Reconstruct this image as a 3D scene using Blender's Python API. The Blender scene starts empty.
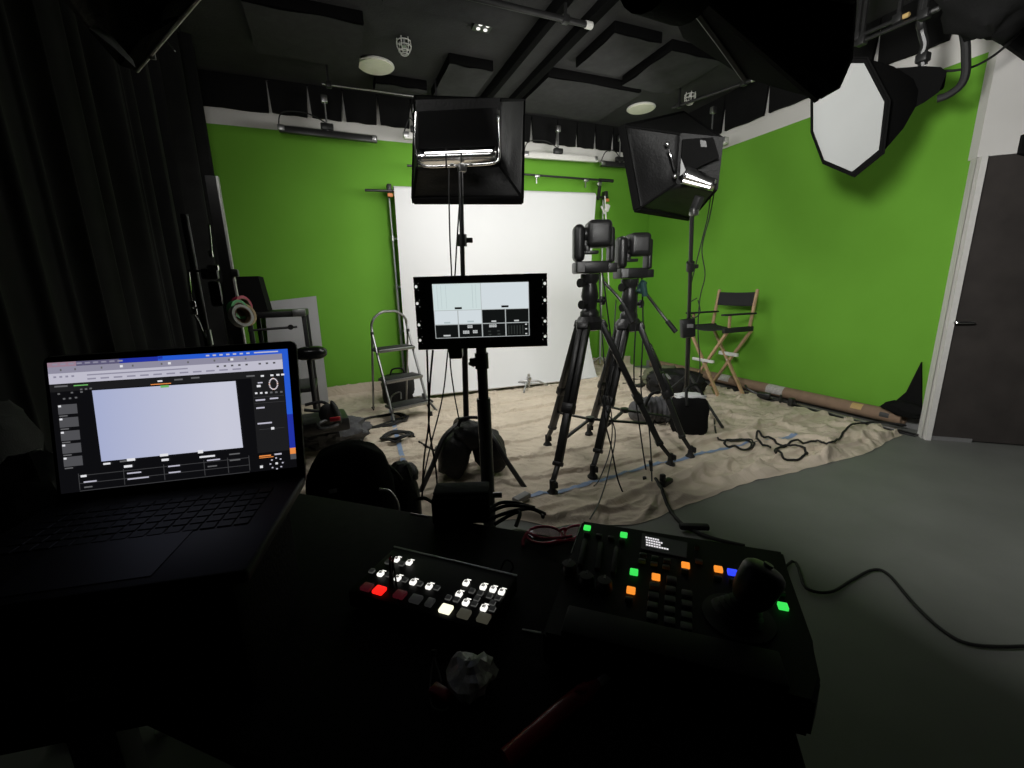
import bpy, bmesh, math, random
from mathutils import Vector, Matrix, noise

random.seed(7)
S = bpy.context.scene
COL = S.collection
V = Vector
PI = math.pi

# ------------------------------------------------------------------ camera
F, CX, CY, H = 425.0, 512.0, 384.0, 1.25
_up = -V((51., -1866., -425.)).normalized()
_d = V((331 - CX, CY - 292., -F)); _d -= _up * _d.dot(_up); _d.normalize()
_x = _d.cross(_up)
RC = Matrix((_x, _d, _up))            # camera space -> room space
EYE = V((0, 0, H))

def ray(px, py): return RC @ V((px - CX, CY - py, -F))
def PZ(px, py, z=0.0): v = ray(px, py); return EYE + v * ((z - H) / v.z)
def PY(px, py, y): v = ray(px, py); return EYE + v * (y / v.y)
def PX(px, py, x): v = ray(px, py); return EYE + v * (x / v.x)
def PP(px, py, p0, n): v = ray(px, py); return EYE + v * ((p0 - EYE).dot(n) / v.dot(n))
def PD(px, py, d): return EYE + ray(px, py).normalized() * d

cd = bpy.data.cameras.new('camera'); cam = bpy.data.objects.new('camera', cd); COL.objects.link(cam)
cd.sensor_width = 36; cd.lens = 36 * F / 1024; cd.clip_start = 0.02
cam.matrix_world = Matrix.Translation(EYE) @ RC.to_4x4()
S.camera = cam
S.view_settings.view_transform = 'Standard'; S.view_settings.look = 'None'
S.view_settings.exposure = 0.0; S.view_settings.gamma = 1.0
S.view_settings.use_curve_mapping = False

# ------------------------------------------------------------------ materials
def sr(r, g, b):
    f = lambda c: (c / 255 / 12.92) if c <= 10 else ((c / 255 + .055) / 1.055) ** 2.4
    return (f(r), f(g), f(b))

def mat(name, col, rough=.6, metal=0., spec=.5, noise_amt=0., nscale=40., bump=0., bscale=60., emit=None, estr=1., sheen=0., trans=0., coat=0.):
    m = bpy.data.materials.new(name); m.use_nodes = True
    nt = m.node_tree; b = nt.nodes['Principled BSDF']
    b.inputs['Base Color'].default_value = (*col, 1); b.inputs['Roughness'].default_value = rough
    b.inputs['Metallic'].default_value = metal; b.inputs['Specular IOR Level'].default_value = spec
    if coat: b.inputs['Coat Weight'].default_value = coat
    if sheen: b.inputs['Sheen Weight'].default_value = sheen
    if trans: b.inputs['Transmission Weight'].default_value = trans
    if emit:
        b.inputs['Emission Color'].default_value = (*emit, 1); b.inputs['Emission Strength'].default_value = estr
    if noise_amt or bump:
        tc = nt.nodes.new('ShaderNodeTexCoord')
    if noise_amt:
        n = nt.nodes.new('ShaderNodeTexNoise'); n.inputs['Scale'].default_value = nscale; n.inputs['Detail'].default_value = 5
        r = nt.nodes.new('ShaderNodeValToRGB')
        r.color_ramp.elements[0].position = .3; r.color_ramp.elements[1].position = .7
        r.color_ramp.elements[0].color = (*[c * (1 - noise_amt) for c in col], 1)
        r.color_ramp.elements[1].color = (*[min(1, c * (1 + noise_amt)) for c in col], 1)
        nt.links.new(tc.outputs['Object'], n.inputs['Vector']); nt.links.new(n.outputs['Fac'], r.inputs['Fac'])
        nt.links.new(r.outputs['Color'], b.inputs['Base Color'])
    if bump:
        n2 = nt.nodes.new('ShaderNodeTexNoise'); n2.inputs['Scale'].default_value = bscale; n2.inputs['Detail'].default_value = 4
        bp = nt.nodes.new('ShaderNodeBump'); bp.inputs['Strength'].default_value = bump; bp.inputs['Distance'].default_value = .01
        nt.links.new(tc.outputs['Object'], n2.inputs['Vector']); nt.links.new(n2.outputs['Fac'], bp.inputs['Height'])
        nt.links.new(bp.outputs['Normal'], b.inputs['Normal'])
    return m

def emat(name, col, s=1.):
    return mat(name, (0.01, 0.01, 0.01), .5, emit=col, estr=s)

M = {}
M['fabric'] = mat('black_fabric', (.005, .005, .005), .95, spec=.08, bump=.3, bscale=150)
M['velvet'] = mat('black_velvet', (.011, .011, .011), .85, spec=.15, sheen=.02, noise_amt=.25, nscale=8)
M['duvet'] = mat('black_duvetyne', (.008, .008, .008), .95, spec=.1, bump=.2, bscale=80)
M['nylon'] = mat('black_nylon', (.0065, .0065, .0065), .6, spec=.3, bump=.35, bscale=60)
M['plastic'] = mat('black_plastic', (.012, .012, .012), .42, noise_amt=.15, nscale=30)
M['gloss'] = mat('glossy_black_plastic', (.006, .006, .006), .22, spec=.3, noise_amt=.1, nscale=20)
M['blackmetal'] = mat('black_painted_metal', (.018, .018, .018), .38, noise_amt=.2, nscale=60)
M['chrome'] = mat('chrome_steel', (.72, .72, .72), .2, metal=1, noise_amt=.06, nscale=90)
M['alu'] = mat('brushed_aluminium', (.5, .5, .5), .36, metal=1, noise_amt=.1, nscale=120)
M['silver'] = mat('silver_lining', (.85, .85, .85), .25, metal=1, bump=.15, bscale=25)
M['white'] = mat('white_plastic', (.75, .74, .70), .5, noise_amt=.04)
M['paper'] = mat('white_seamless_paper', (.76, .765, .77), .8, spec=.2, noise_amt=.01, nscale=3)
M['greycard'] = mat('grey_white_board', (.42, .42, .43), .7, noise_amt=.05, nscale=4)
M['cardboard'] = mat('brown_cardboard', (.27, .18, .12), .8, noise_amt=.12, nscale=14)
M['labelgrey'] = mat('pale_label', (.5, .48, .46), .6, noise_amt=.2, nscale=60)
M['wood'] = mat('varnished_wood', (.50, .33, .19), .45, noise_amt=.18, nscale=22)
M['canvas'] = mat('black_canvas', (.018, .018, .02), .85, bump=.3, bscale=200)
M['rubber'] = mat('black_rubber', (.01, .01, .01), .7, noise_amt=.1)
M['grey'] = mat('charcoal_cloth', (.085, .085, .09), .9, bump=.4, bscale=30, noise_amt=.15)
M['olive'] = mat('olive_cloth', (.14, .15, .09), .9, bump=.4, bscale=30, noise_amt=.15)
M['midgrey'] = mat('mid_grey_plastic', (.2, .2, .2), .5, noise_amt=.05)
M['darkgrey'] = mat('dark_grey_plastic', (.05, .05, .05), .5, noise_amt=.08)
M['blue'] = mat('blue_tape', (.24, .33, .50), .6, noise_amt=.1)
M['red'] = mat('red_plastic', (.35, .015, .03), .3, noise_amt=.08)
M['pink'] = mat('clear_crimson_plastic', (.95, .09, .20), .25, noise_amt=.03)
M['tapegreen'] = mat('green_tape', (.15, .65, .22), .5, noise_amt=.05)
M['tapepink'] = mat('pink_tape', (.7, .07, .14), .5, noise_amt=.05)
M['tapegold'] = mat('gold_tape', (.55, .38, .15), .45, noise_amt=.05)
M['tapewhite'] = mat('white_tape', (.75, .75, .72), .5, noise_amt=.03)
M['orange'] = mat('orange_plastic', (.75, .25, .08), .5, noise_amt=.06)
M['film'] = mat('crinkled_clear_film', (.75, .75, .75), .18, noise_amt=.15, nscale=30, bump=.6, bscale=45)
M['desk'] = mat('black_desk_laminate', (.010, .010, .010), .75, spec=.15, noise_amt=.25, nscale=50)
M['laptop'] = mat('space_grey_aluminium', (.005, .005, .0052), .55, spec=.2, noise_amt=.06)
M['key'] = mat('black_keys', (.007, .007, .007), .6, spec=.2, noise_amt=.05)
M['led'] = emat('softbox_diffuser_lit', (1, .985, .95), 1)
M['dooredge'] = mat('white_gloss_paint', (.72, .71, .68), .4, noise_amt=.04)
M['doorface'] = mat('dark_brown_door_paint', (.042, .036, .033), .6, noise_amt=.2, nscale=6)
M['ceil'] = mat('black_painted_ceiling', (.036, .036, .036), .9, spec=.2, noise_amt=.15, nscale=5, bump=.3, bscale=40)
M['panel'] = mat('charcoal_acoustic_panel', (.042, .042, .042), .95, spec=.1, noise_amt=.12, nscale=12, bump=.3, bscale=120)
M['panelside'] = mat('black_panel_edge', (.004, .004, .004), .95, spec=.05, noise_amt=.1)
M['disc'] = mat('cream_disc', (.85, .83, .70), .5, noise_amt=.03)

# walls: green paint below a line, warm white above
def wall_mat(name, ztop, ymin=None, corner=False):
    m = bpy.data.materials.new(name); m.use_nodes = True
    nt = m.node_tree; b = nt.nodes['Principled BSDF']; L = nt.links.new
    geo = nt.nodes.new('ShaderNodeNewGeometry'); sep = nt.nodes.new('ShaderNodeSeparateXYZ')
    L(geo.outputs['Position'], sep.inputs['Vector'])
    c = nt.nodes.new('ShaderNodeMath'); c.operation = 'LESS_THAN'; c.inputs[1].default_value = ztop
    L(sep.outputs['Z'], c.inputs[0]); fac = c.outputs[0]
    if ymin is not None:
        d = nt.nodes.new('ShaderNodeMath'); d.operation = 'GREATER_THAN'; d.inputs[1].default_value = ymin
        L(sep.outputs['Y'], d.inputs[0])
        e = nt.nodes.new('ShaderNodeMath'); e.operation = 'MULTIPLY'
        L(fac, e.inputs[0]); L(d.outputs[0], e.inputs[1]); fac = e.outputs[0]
    n = nt.nodes.new('ShaderNodeTexNoise'); n.inputs['Scale'].default_value = 2.5; n.inputs['Detail'].default_value = 6
    L(geo.outputs['Position'], n.inputs['Vector'])
    r = nt.nodes.new('ShaderNodeValToRGB')
    r.color_ramp.elements[0].position = .35; r.color_ramp.elements[1].position = .65
    r.color_ramp.elements[0].color = (.150, .385, .036, 1); r.color_ramp.elements[1].color = (.160, .41, .040, 1)
    L(n.outputs['Fac'], r.inputs['Fac'])
    mx = nt.nodes.new('ShaderNodeMix'); mx.data_type = 'RGBA'
    mx.inputs['A'].default_value = (.72, .705, .675, 1)
    L(fac, mx.inputs['Factor']); L(r.outputs['Color'], mx.inputs['B'])
    L(mx.outputs['Result'], b.inputs['Base Color']); b.inputs['Roughness'].default_value = .8
    b.inputs['Specular IOR Level'].default_value = .2
    return m

# ------------------------------------------------------------------ mesh helpers
class B:
    """a growing mesh with material slots"""
    def __init__(s, *mats):
        s.bm = bmesh.new(); s.mats = [M[m] if isinstance(m, str) else m for m in mats]; s.mi = 0
    def use(s, m):
        m = M[m] if isinstance(m, str) else m
        if m not in s.mats: s.mats.append(m)
        s.mi = s.mats.index(m); return s
    def _new(s, faces):
        for f in faces: f.material_index = s.mi
    def mesh(s, verts, faces):
        vs = [s.bm.verts.new(v) for v in verts]; out = []
        for f in faces:
            try: out.append(s.bm.faces.new([vs[i] for i in f]))
            except ValueError: pass
        s._new(out); return s
    def box(s, c, size, rot=None, bevel=0., seg=2):
        t = bmesh.new(); bmesh.ops.create_cube(t, size=1)
        bmesh.ops.scale(t, vec=V(size), verts=t.verts)
        if bevel > 0:
            bmesh.ops.bevel(t, geom=t.edges[:], offset=min(bevel, min(size) * .49), segments=seg, affect='EDGES', profile=.5)
        m = Matrix.Translation(V(c)) @ (rot.to_4x4() if rot is not None else Matrix())
        bmesh.ops.transform(t, matrix=m, verts=t.verts)
        return s._merge(t)
    def _merge(s, t):
        t.verts.index_update()
        vs = [s.bm.verts.new(v.co) for v in t.verts]
        s._new([s.bm.faces.new([vs[v.index] for v in f.verts]) for f in t.faces])
        t.free(); return s
    def beam(s, a, b, w, h=None, bevel=.0, roll=0., upv=V((0, 0, 1))):
        a, b = V(a), V(b); h = h or w; d = (b - a); L_ = d.length; z = d.normalized()
        x = upv.cross(z)
        if x.length < 1e-4: x = V((1, 0, 0))
        x.normalize(); y = z.cross(x)
        R = Matrix((x, y, z)).transposed()
        if roll: R = R @ Matrix.Rotation(roll, 3, 'Z')
        return s.box((a + b) / 2, (w, h, L_), R, bevel)
    def tube(s, pts, r, n=10, smooth=True, cap=True, sub=6):
        pts = [V(p) for p in pts]
        if len(pts) > 2 and smooth:
            out = []
            for i in range(len(pts) - 1):
                p0 = pts[max(i - 1, 0)]; p1 = pts[i]; p2 = pts[i + 1]; p3 = pts[min(i + 2, len(pts) - 1)]
                for k in range(sub):
                    t = k / sub
                    out.append(.5 * ((2 * p1) + (p2 - p0) * t + (2 * p0 - 5 * p1 + 4 * p2 - p3) * t * t + (3 * p1 - p0 - 3 * p2 + p3) * t ** 3))
            out.append(pts[-1]); pts = out
        rr = r if isinstance(r, (list, tuple)) else None
        N = len(pts); rings = []
        t0 = (pts[1] - pts[0]).normalized()
        u = t0.orthogonal().normalized()
        for i, p in enumerate(pts):
            t = (pts[min(i + 1, N - 1)] - pts[max(i - 1, 0)]).normalized()
            u = (u - t * u.dot(t)); u = u.normalized() if u.length > 1e-6 else t.orthogonal().normalized()
            w = t.cross(u)
            q = rr[0] + (rr[1] - rr[0]) * i / (N - 1) if rr else r
            rings.append([p + (u * math.cos(2 * PI * k / n) + w * math.sin(2 * PI * k / n)) * q for k in range(n)])
        vs = [v for ring in rings for v in ring]; fs = []
        for i in range(N - 1):
            for k in range(n):
                fs.append((i * n + k, i * n + (k + 1) % n, (i + 1) * n + (k + 1) % n, (i + 1) * n + k))
        if cap: fs.append(tuple(range(n))[::-1]); fs.append(tuple((N - 1) * n + k for k in range(n)))
        return s.mesh(vs, fs)
    def lathe(s, prof, c=(0, 0, 0), rot=None, n=24):
        """profile of (radius, height) turned about z"""
        R = rot or Matrix.Identity(3); c = V(c); vs, fs = [], []
        for (r, h) in prof:
            for k in range(n):
                a = 2 * PI * k / n
                vs.append(c + R @ V((max(r, 1e-5) * math.cos(a), max(r, 1e-5) * math.sin(a), h)))
        m = len(prof)
        for i in range(m - 1):
            for k in range(n):
                fs.append((i * n + k, i * n + (k + 1) % n, (i + 1) * n + (k + 1) % n, (i + 1) * n + k))
        fs.append(tuple(range(n))[::-1]); fs.append(tuple((m - 1) * n + k for k in range(n)))
        return s.mesh(vs, fs)
    def cyl(s, a, b, r, n=16, r2=None):
        a, b = V(a), V(b); z = (b - a).normalized(); R = z.to_track_quat('Z', 'Y').to_matrix()
        return s.lathe([(r, 0), (r if r2 is None else r2, (b - a).length)], a, R, n)
    def prism(s, poly, off):
        """solid from a planar polygon (3-D points) pushed by off"""
        n = len(poly); off = V(off)
        vs = [V(p) for p in poly] + [V(p) + off for p in poly]
        fs = [tuple(range(n)), tuple(range(2 * n - 1, n - 1, -1))] + [(i, n + i, n + (i + 1) % n, (i + 1) % n)[::-1] for i in range(n)]
        return s.mesh(vs, fs)
    def blob(s, c, size, seed=0, bump=.12, freq=2.2, power=1., flat=0., seg=(28, 18), rot=None):
        c = V(c); vs, fs = [], []; nu, nv = seg; R = rot or Matrix.Identity(3)
        sg = lambda x: math.copysign(abs(x) ** power, x)
        for j in range(nv + 1):
            th = PI * j / nv
            for i in range(nu):
                ph = 2 * PI * i / nu
                d = V((sg(math.sin(th)) * sg(math.cos(ph)), sg(math.sin(th)) * sg(math.sin(ph)), sg(math.cos(th))))
                k = 1 + bump * noise.noise(d * freq + V((seed * 3.1, seed * 1.7, seed))) + bump * .45 * noise.noise(d * freq * 2.7 + V((seed, 0, 5)))
                p = V((d.x * size[0] / 2 * k, d.y * size[1] / 2 * k, d.z * size[2] / 2 * k))
                if flat and p.z < -size[2] / 2 * flat: p.z = -size[2] / 2 * flat
                vs.append(c + R @ p)
        for j in range(nv):
            for i in range(nu):
                fs.append((j * nu + i, (j + 1) * nu + i, (j + 1) * nu + (i + 1) % nu, j * nu + (i + 1) % nu))
        s.mesh(vs, fs); bmesh.ops.remove_doubles(s.bm, verts=s.bm.verts, dist=1e-5); return s

MW = {}
def obj(name, b, parent=None, label=None, cat=None, group=None, kind=None, local=False, smooth=35):
    """link a finished mesh as ONE object; points are given in room space unless local"""
    bm = b.bm
    bmesh.ops.recalc_face_normals(bm, faces=bm.faces[:])
    if parent is not None and not local and MW.get(parent.name): bm.transform(MW[parent.name].inverted())
    me = bpy.data.meshes.new(name); 
    for m in b.mats: me.materials.append(m)
    bm.to_mesh(me); bm.free()
    if smooth:
        me.shade_smooth(); me.set_sharp_from_angle(angle=math.radians(smooth))
    o = bpy.data.objects.new(name, me); COL.objects.link(o)
    if parent is not None:
        o.parent = parent
        if MW.get(parent.name): MW[o.name] = MW[parent.name]
    setp(o, label, cat, group, kind)
    return o

def setp(o, label=None, cat=None, group=None, kind=None):
    for k, v in (('label', label), ('category', cat), ('group', group), ('kind', kind)):
        if v: o[k] = v

def solo(name, b, label, cat, group=None, kind=None, base=None, smooth=35):
    """a thing that is one mesh, origin at its base"""
    xs = [v.co.copy() for v in b.bm.verts]
    lo = V((min(v[i] for v in xs) for i in range(3))); hi = V((max(v[i] for v in xs) for i in range(3)))
    org = V(base) if base is not None else V(((lo.x + hi.x) / 2, (lo.y + hi.y) / 2, lo.z))
    b.bm.transform(Matrix.Translation(-org))
    o = obj(name, b, None, label, cat, group, kind, smooth=smooth); o.location = org
    return o

def thing(name, loc, label, cat, rotz=0., group=None):
    o = bpy.data.objects.new(name, None); COL.objects.link(o)
    o.location = loc; o.rotation_euler = (0, 0, rotz); o.empty_display_size = .05
    MW[o.name] = Matrix.Translation(V(loc)) @ Matrix.Rotation(rotz, 4, 'Z')
    setp(o, label, cat, group); return o

def struct(name, b, smooth=0):
    o = obj(name, b, smooth=smooth); o['kind'] = 'structure'; return o

def copy_tree(o, loc, label=None, parent=None):
    c = o.copy(); COL.objects.link(c)
    if parent is None:
        c.location = loc
        if label: c['label'] = label
    else: c.parent = parent
    for ch in o.children: copy_tree(ch, loc, None, c)
    return c

def frame_of(n, up=V((0, 0, 1))):
    """3x3 with columns right, up, -n... z column = n (the way it faces)"""
    n = V(n).normalized(); x = up.cross(n).normalized(); y = n.cross(x)
    return Matrix((x, y, n)).transposed()

YB, XR, ZC = 5.30, 4.40, 3.30
LSTR = 12

# ------------------------------------------------------------------ the room shell
fm = bpy.data.materials.new('grey_sealed_concrete'); fm.use_nodes = True
nt = fm.node_tree; bs = nt.nodes['Principled BSDF']; L = nt.links.new
tc = nt.nodes.new('ShaderNodeTexCoord'); n1 = nt.nodes.new('ShaderNodeTexNoise'); n1.inputs['Scale'].default_value = 3; n1.inputs['Detail'].default_value = 8
L(tc.outputs['Object'], n1.inputs['Vector'])
rp = nt.nodes.new('ShaderNodeValToRGB'); rp.color_ramp.elements[0].position = .3; rp.color_ramp.elements[1].position = .75
rp.color_ramp.elements[0].color = (.165, .172, .158, 1); rp.color_ramp.elements[1].color = (.20, .208, .192, 1)
L(n1.outputs['Fac'], rp.inputs['Fac']); L(rp.outputs['Color'], bs.inputs['Base Color'])
bs.inputs['Roughness'].default_value = .55; bs.inputs['Specular IOR Level'].default_value = .3
M['floor'] = fm

struct('floor', B('floor').box((1.7, 1.9, -.05), (8.6, 7.6, .1)))
struct('ceiling', B('ceil').box((1.7, 1.9, ZC + .05), (8.6, 7.6, .1)))
struct('wall_back', B(wall_mat('back_wall_paint', 2.865)).box((1.7, YB + .05, ZC / 2), (8.6, .1, ZC)))
struct('wall_right', B(wall_mat('right_wall_paint', 2.755, 1.82)).box((XR + .05, (YB + 1.80) / 2, ZC / 2), (.1, YB - 1.80, ZC)))
M['dark'] = mat('black_wall_paint', (.012, .012, .012), .9, noise_amt=.1, nscale=4)
M['whitewall'] = mat('warm_white_wall_paint', (.72, .705, .675), .8, noise_amt=.03, nscale=3)
struct('wall_left', B('dark').box((-1.35, 1.9, ZC / 2), (.1, 7.0, ZC)))
struct('wall_front', B('dark').box((1.7, -1.6, ZC / 2), (8.6, .1, ZC)))
# angled entry wall with the door
E0 = V((4.17, 1.70, 0)); ED = V((.73, -.68, 0)).normalized(); EN = V((-ED.y, ED.x, 0))  # EN points outward (away from the room)
if EN.x < 0: EN = -EN
ROT_E = math.atan2(ED.y, ED.x)
def entry(s, z, out=0.): return E0 + ED * s + V((0, 0, z)) + EN * out
bw = B('whitewall')
bw.prism([(XR, 1.80, 0), (XR + .1, 1.80, 0), (E0.x + .07, E0.y + .06, 0), (E0.x, E0.y, 0)], (0, 0, ZC))
bw.prism([entry(0, 2.03), entry(1.0, 2.03), entry(1.0, ZC), entry(0, ZC)], EN * .1)
bw.prism([entry(.95, 0), entry(1.9, 0), entry(1.9, ZC), entry(.95, ZC)], EN * .1)
struct('wall_entry', bw)
struct('wall_side', B('dark').box((5.55, -.6, ZC / 2), (.1, 2.2, ZC)))
tr = B('dooredge')
tr.beam(entry(.025, 0, -.02), entry(.025, 2.035, -.02), .05, .09, .004, roll=0)
struct('trim_1', B('dooredge').prism([entry(.012, 0, -.03), entry(.046, 0, -.03), entry(.046, 0, .05), entry(.012, 0, .05)], (0, 0, 2.03)))
tr.bm.free()
d = struct('door_1', B('doorface').prism([entry(.05, .012, 0), entry(.95, .012, 0), entry(.95, 2.025, 0), entry(.05, 2.025, 0)], EN * .04))
hp = PP(952, 322, entry(0, 1), EN)
hb = B('chrome'); hb.cyl(hp, hp - EN * .05, .011); hb.cyl(hp + V((0, 0, 0)), hp - EN * .008, .026)
hb.tube([hp - EN * .05, hp - EN * .055 + ED * .02, hp - EN * .05 + ED * .10], .009)
obj('door_handle', hb, d, label='small chrome lever')
struct('baseboard_entry', B('midgrey').prism([entry(.05, .0, -.006), entry(.30, .0, -.006), entry(.30, .03, -.006), entry(.05, .03, -.006)], EN * .005))
# baseboard of the right wall, peeking out beside the tube end
struct('baseboard_right', B('midgrey').box((XR - .008, 3.5, .05), (.016, 3.4, .1)))

# ------------------------------------------------------------------ ceiling things
# boxed channel running to the back
tb = B('panelside')
for (xa, xb) in ((1.74, 1.80), (2.02, 2.10)):
    tb.box(((xa + xb) / 2, 3.75, ZC - .05), (xb - xa, 3.0, .10), None, .004)
tb.use('ceil').box((1.91, 3.75, ZC - .02), (.22, 3.0, .03))
solo('ceiling_track', tb, 'long black twin-rail channel running along the ceiling to the back wall', 'ceiling track')

def cpanel(x0, y0, x1, y1, label, drop=.09, skew=0., bulge=0.):
    p = thing('acoustic_panel', ((x0 + x1) / 2, (y0 + y1) / 2, ZC - drop), label, 'acoustic panel', 0, 'black acoustic panels under the ceiling')
    obj('panel_core', B('panelside').box(((x0 + x1) / 2, (y0 + y1) / 2, ZC - drop / 2 + .004), (x1 - x0, y1 - y0, drop - .008), None, .006), p)
    nx, ny = 14, 10; vs, fs = [], []
    for j in range(ny + 1):
        for i in range(nx + 1):
            u, v = i / nx, j / ny
            z = ZC - drop - .004 + .012 * noise.noise(V((x0 + u * 3, y0 + v * 3, 1)))
            vs.append((x0 + (x1 - x0) * u, y0 + (y1 - y0) * v, z))
    for j in range(ny):
        for i in range(nx): fs.append((j * (nx + 1) + i, j * (nx + 1) + i + 1, (j + 1) * (nx + 1) + i + 1, (j + 1) * (nx + 1) + i))
    obj('panel_face', B('panel').mesh(vs, fs), p)
cpanel(1.20, 4.20, 1.62, 4.95, 'small square black acoustic panel just to the left of the ceiling track')
cpanel(2.15, 4.12, 3.25, 4.95, 'long black acoustic panel near the back between track and white disc')
cpanel(2.32, 3.30, 2.80, 3.90, 'black acoustic panel beside the end of the black pipe')
cpanel(2.95, 3.35, 3.55, 4.05, 'black acoustic panel beside the right LED fixture and big softbox')
cpanel(0.55, 3.05, 1.45, 3.55, 'black acoustic panel at the top edge of the picture above the LED fixture')
cpanel(-.35, 3.85, .45, 4.55, 'black acoustic panel over the curtain side, left of the cream disc')
cpanel(.62, 4.78, 1.12, 5.0, 'narrow black acoustic panel right behind the left cream disc')

def lamp_disc(p, label):
    t = thing('ceiling_disc', (p.x, p.y, ZC), label, 'ceiling light', 0, 'cream ceiling discs')
    obj('trim_ring', B('white').lathe([(.0, -.004), (.165, -.004), (.168, -.014), (.158, -.020), (.0, -.020)], (p.x, p.y, ZC), None, 40), t)
    obj('disc_cover', B('disc').lathe([(.155, -.020), (.153, -.026), (.09, -.029), (.0, -.030)], (p.x, p.y, ZC), None, 40), t)
lamp_disc(PZ(376, 68, ZC - .03), 'round cream ceiling disc above the black bar light on the left')
lamp_disc(PZ(641, 110, ZC - .03), 'round cream ceiling disc above the tilted softbox on the right')

M['dot'] = emat('white_led_dot', (1, .98, .92), 1.2)
def quad_led(p, label):
    t = thing('square_ceiling_fixture', (p.x, p.y, ZC), label, 'ceiling light', 0, 'small square LED fixtures')
    obj('housing', B('blackmetal').box((p.x, p.y, ZC - .015), (.15, .15, .03), None, .005), t)
    for dx in (-.03, .03):
        for dy in (-.03, .03):
            obj('led_dot', B('dot').lathe([(.016, 0), (.016, -.006), (.008, -.010)], (p.x + dx, p.y + dy, ZC - .03), None, 12), t, label='white glowing dot')
quad_led(PZ(483, 27, ZC - .03), 'small square ceiling fixture with four white dots left of the track')
quad_led(PZ(636, 55, ZC - .03), 'small square ceiling fixture with four white dots on the right among the panels')

def guard(p, label):
    b = B('white'); c = V((p.x, p.y, ZC))
    for k in range(6):
        a = 2 * PI * k / 6
        b.tube([c + V((.055 * math.cos(a), .055 * math.sin(a), 0)), c + V((.058 * math.cos(a), .058 * math.sin(a), -.06)), c + V((.03 * math.cos(a), .03 * math.sin(a), -.11))], .004, 6)
    for (r, z) in ((.057, -.02), (.058, -.055), (.045, -.09), (.03, -.11)):
        b.tube([c + V((r * math.cos(2 * PI * k / 16), r * math.sin(2 * PI * k / 16), z)) for k in range(17)], .004, 6, smooth=False)
    t = thing('sprinkler_guard', c, label, 'sprinkler guard', 0, 'white wire sprinkler guards')
    obj('wire_cage', b, t)
    obj('sprinkler_head', B('alu').lathe([(.016, 0), (.012, -.03), (.006, -.045), (.022, -.05), (.022, -.054)], c, None, 14), t)
guard(PZ(404, 46, ZC - .05), 'white wire sprinkler cage above the left cream disc')
guard(PZ(690, 98, ZC - .05), 'white wire sprinkler cage between the tilted softbox and the big black softbox')

def pipe(name, a, b_, r, label, endmat='white', hang=None, m='blackmetal', cat='pipe', el=.05):
    t = thing(name, (V(a) + V(b_)) / 2, label, cat)
    obj('pipe_tube', B(m).cyl(a, b_, r), t)
    dv = (V(b_) - V(a)).normalized()
    obj('end_cap', B(endmat).lathe([(r * 1.25, 0), (r * 1.25, el), (r * .9, el * 1.15)], V(b_) - dv * el * .4, dv.to_track_quat('Z', 'Y').to_matrix(), 16), t, label='pale end cap')
    for f in (hang or ()):
        p = V(a).lerp(V(b_), f)
        obj('hanger', B('blackmetal').beam(p + V((0, 0, r)), V((p.x, p.y, ZC)), .018, .018).box(p, (.05, .05, .05), None, .008), t)
    return t
pipe('lighting_pipe', PZ(400, -20, ZC - .2), PZ(588, 25, ZC - .2), .02, 'thick black ceiling pipe with a white end cap near the track', hang=(.15, .86))
pipe('thin_ceiling_rod', PZ(322, 84, 3.12), PZ(442, 100, 3.12), .006, 'thin silver rod slung under the ceiling above the left bar light', m='alu', hang=(.05, .95))
pipe('lighting_pipe', PZ(672, 108, 3.1), PZ(753, 80, 3.1), .014, 'thin dark ceiling pipe between the tilted softbox and the big softbox', endmat='alu', hang=(.1, .9), el=.03)
for (a, b_, lb) in (((846, 42), (905, 16), 'dark ceiling pipe with a yellow tip above the white octagon'), ((846, 48), (935, 10), 'second dark ceiling pipe just under the yellow-tipped one')):
    pipe('lighting_pipe', PX(a[0], a[1], 3.3), PX(b_[0], b_[1], 3.3), .011, lb, endmat='tapegold' if 'yellow tip' in lb else 'alu', m='blackmetal', hang=(.2, .9), el=.03)

# black tabs hanging under the ceiling along both walls
def tab(quad, n, label):
    t = B('duvet')
    nx, nz = 8, 8; vs, fs = [], []; a, b_, c, d_ = [V(q) for q in quad]   # bottom-left, bottom-right, top-right, top-left
    for j in range(nz + 1):
        for i in range(nx + 1):
            u, v = i / nx, j / nz
            p = a.lerp(b_, u).lerp(d_.lerp(c, u), v)
            vs.append(p + V(n) * (.012 * math.sin(u * 9 + a.x * 5) * (1 - v)))
    k = len(vs); vs += [p + V(n) * .03 for p in vs]
    for j in range(nz):
        for i in range(nx):
            q = (j * (nx + 1) + i, j * (nx + 1) + i + 1, (j + 1) * (nx + 1) + i + 1, (j + 1) * (nx + 1) + i)
            fs.append(q); fs.append(tuple(k + x for x in q[::-1]))
    for i in range(nx): fs.append((i, i + 1, k + i + 1, k + i)[::-1])
    for j in range(nz):
        fs.append((j * (nx + 1), (j + 1) * (nx + 1), k + (j + 1) * (nx + 1), k + j * (nx + 1)))
        q = j * (nx + 1) + nx; fs.append((q, q + nx + 1, k + q + nx + 1, k + q)[::-1])
    t.mesh(vs, fs)
    solo('black_valance_tab', t, label, 'valance', 'black cloth tabs along the tops of the green walls', smooth=60)
xs = [-1.0, -.36, .00, .33, .68, 1.03, 1.40, 1.77, 2.13, 2.50, 2.86, 3.14, 3.42, 3.70, 4.02, 4.38]
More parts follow.
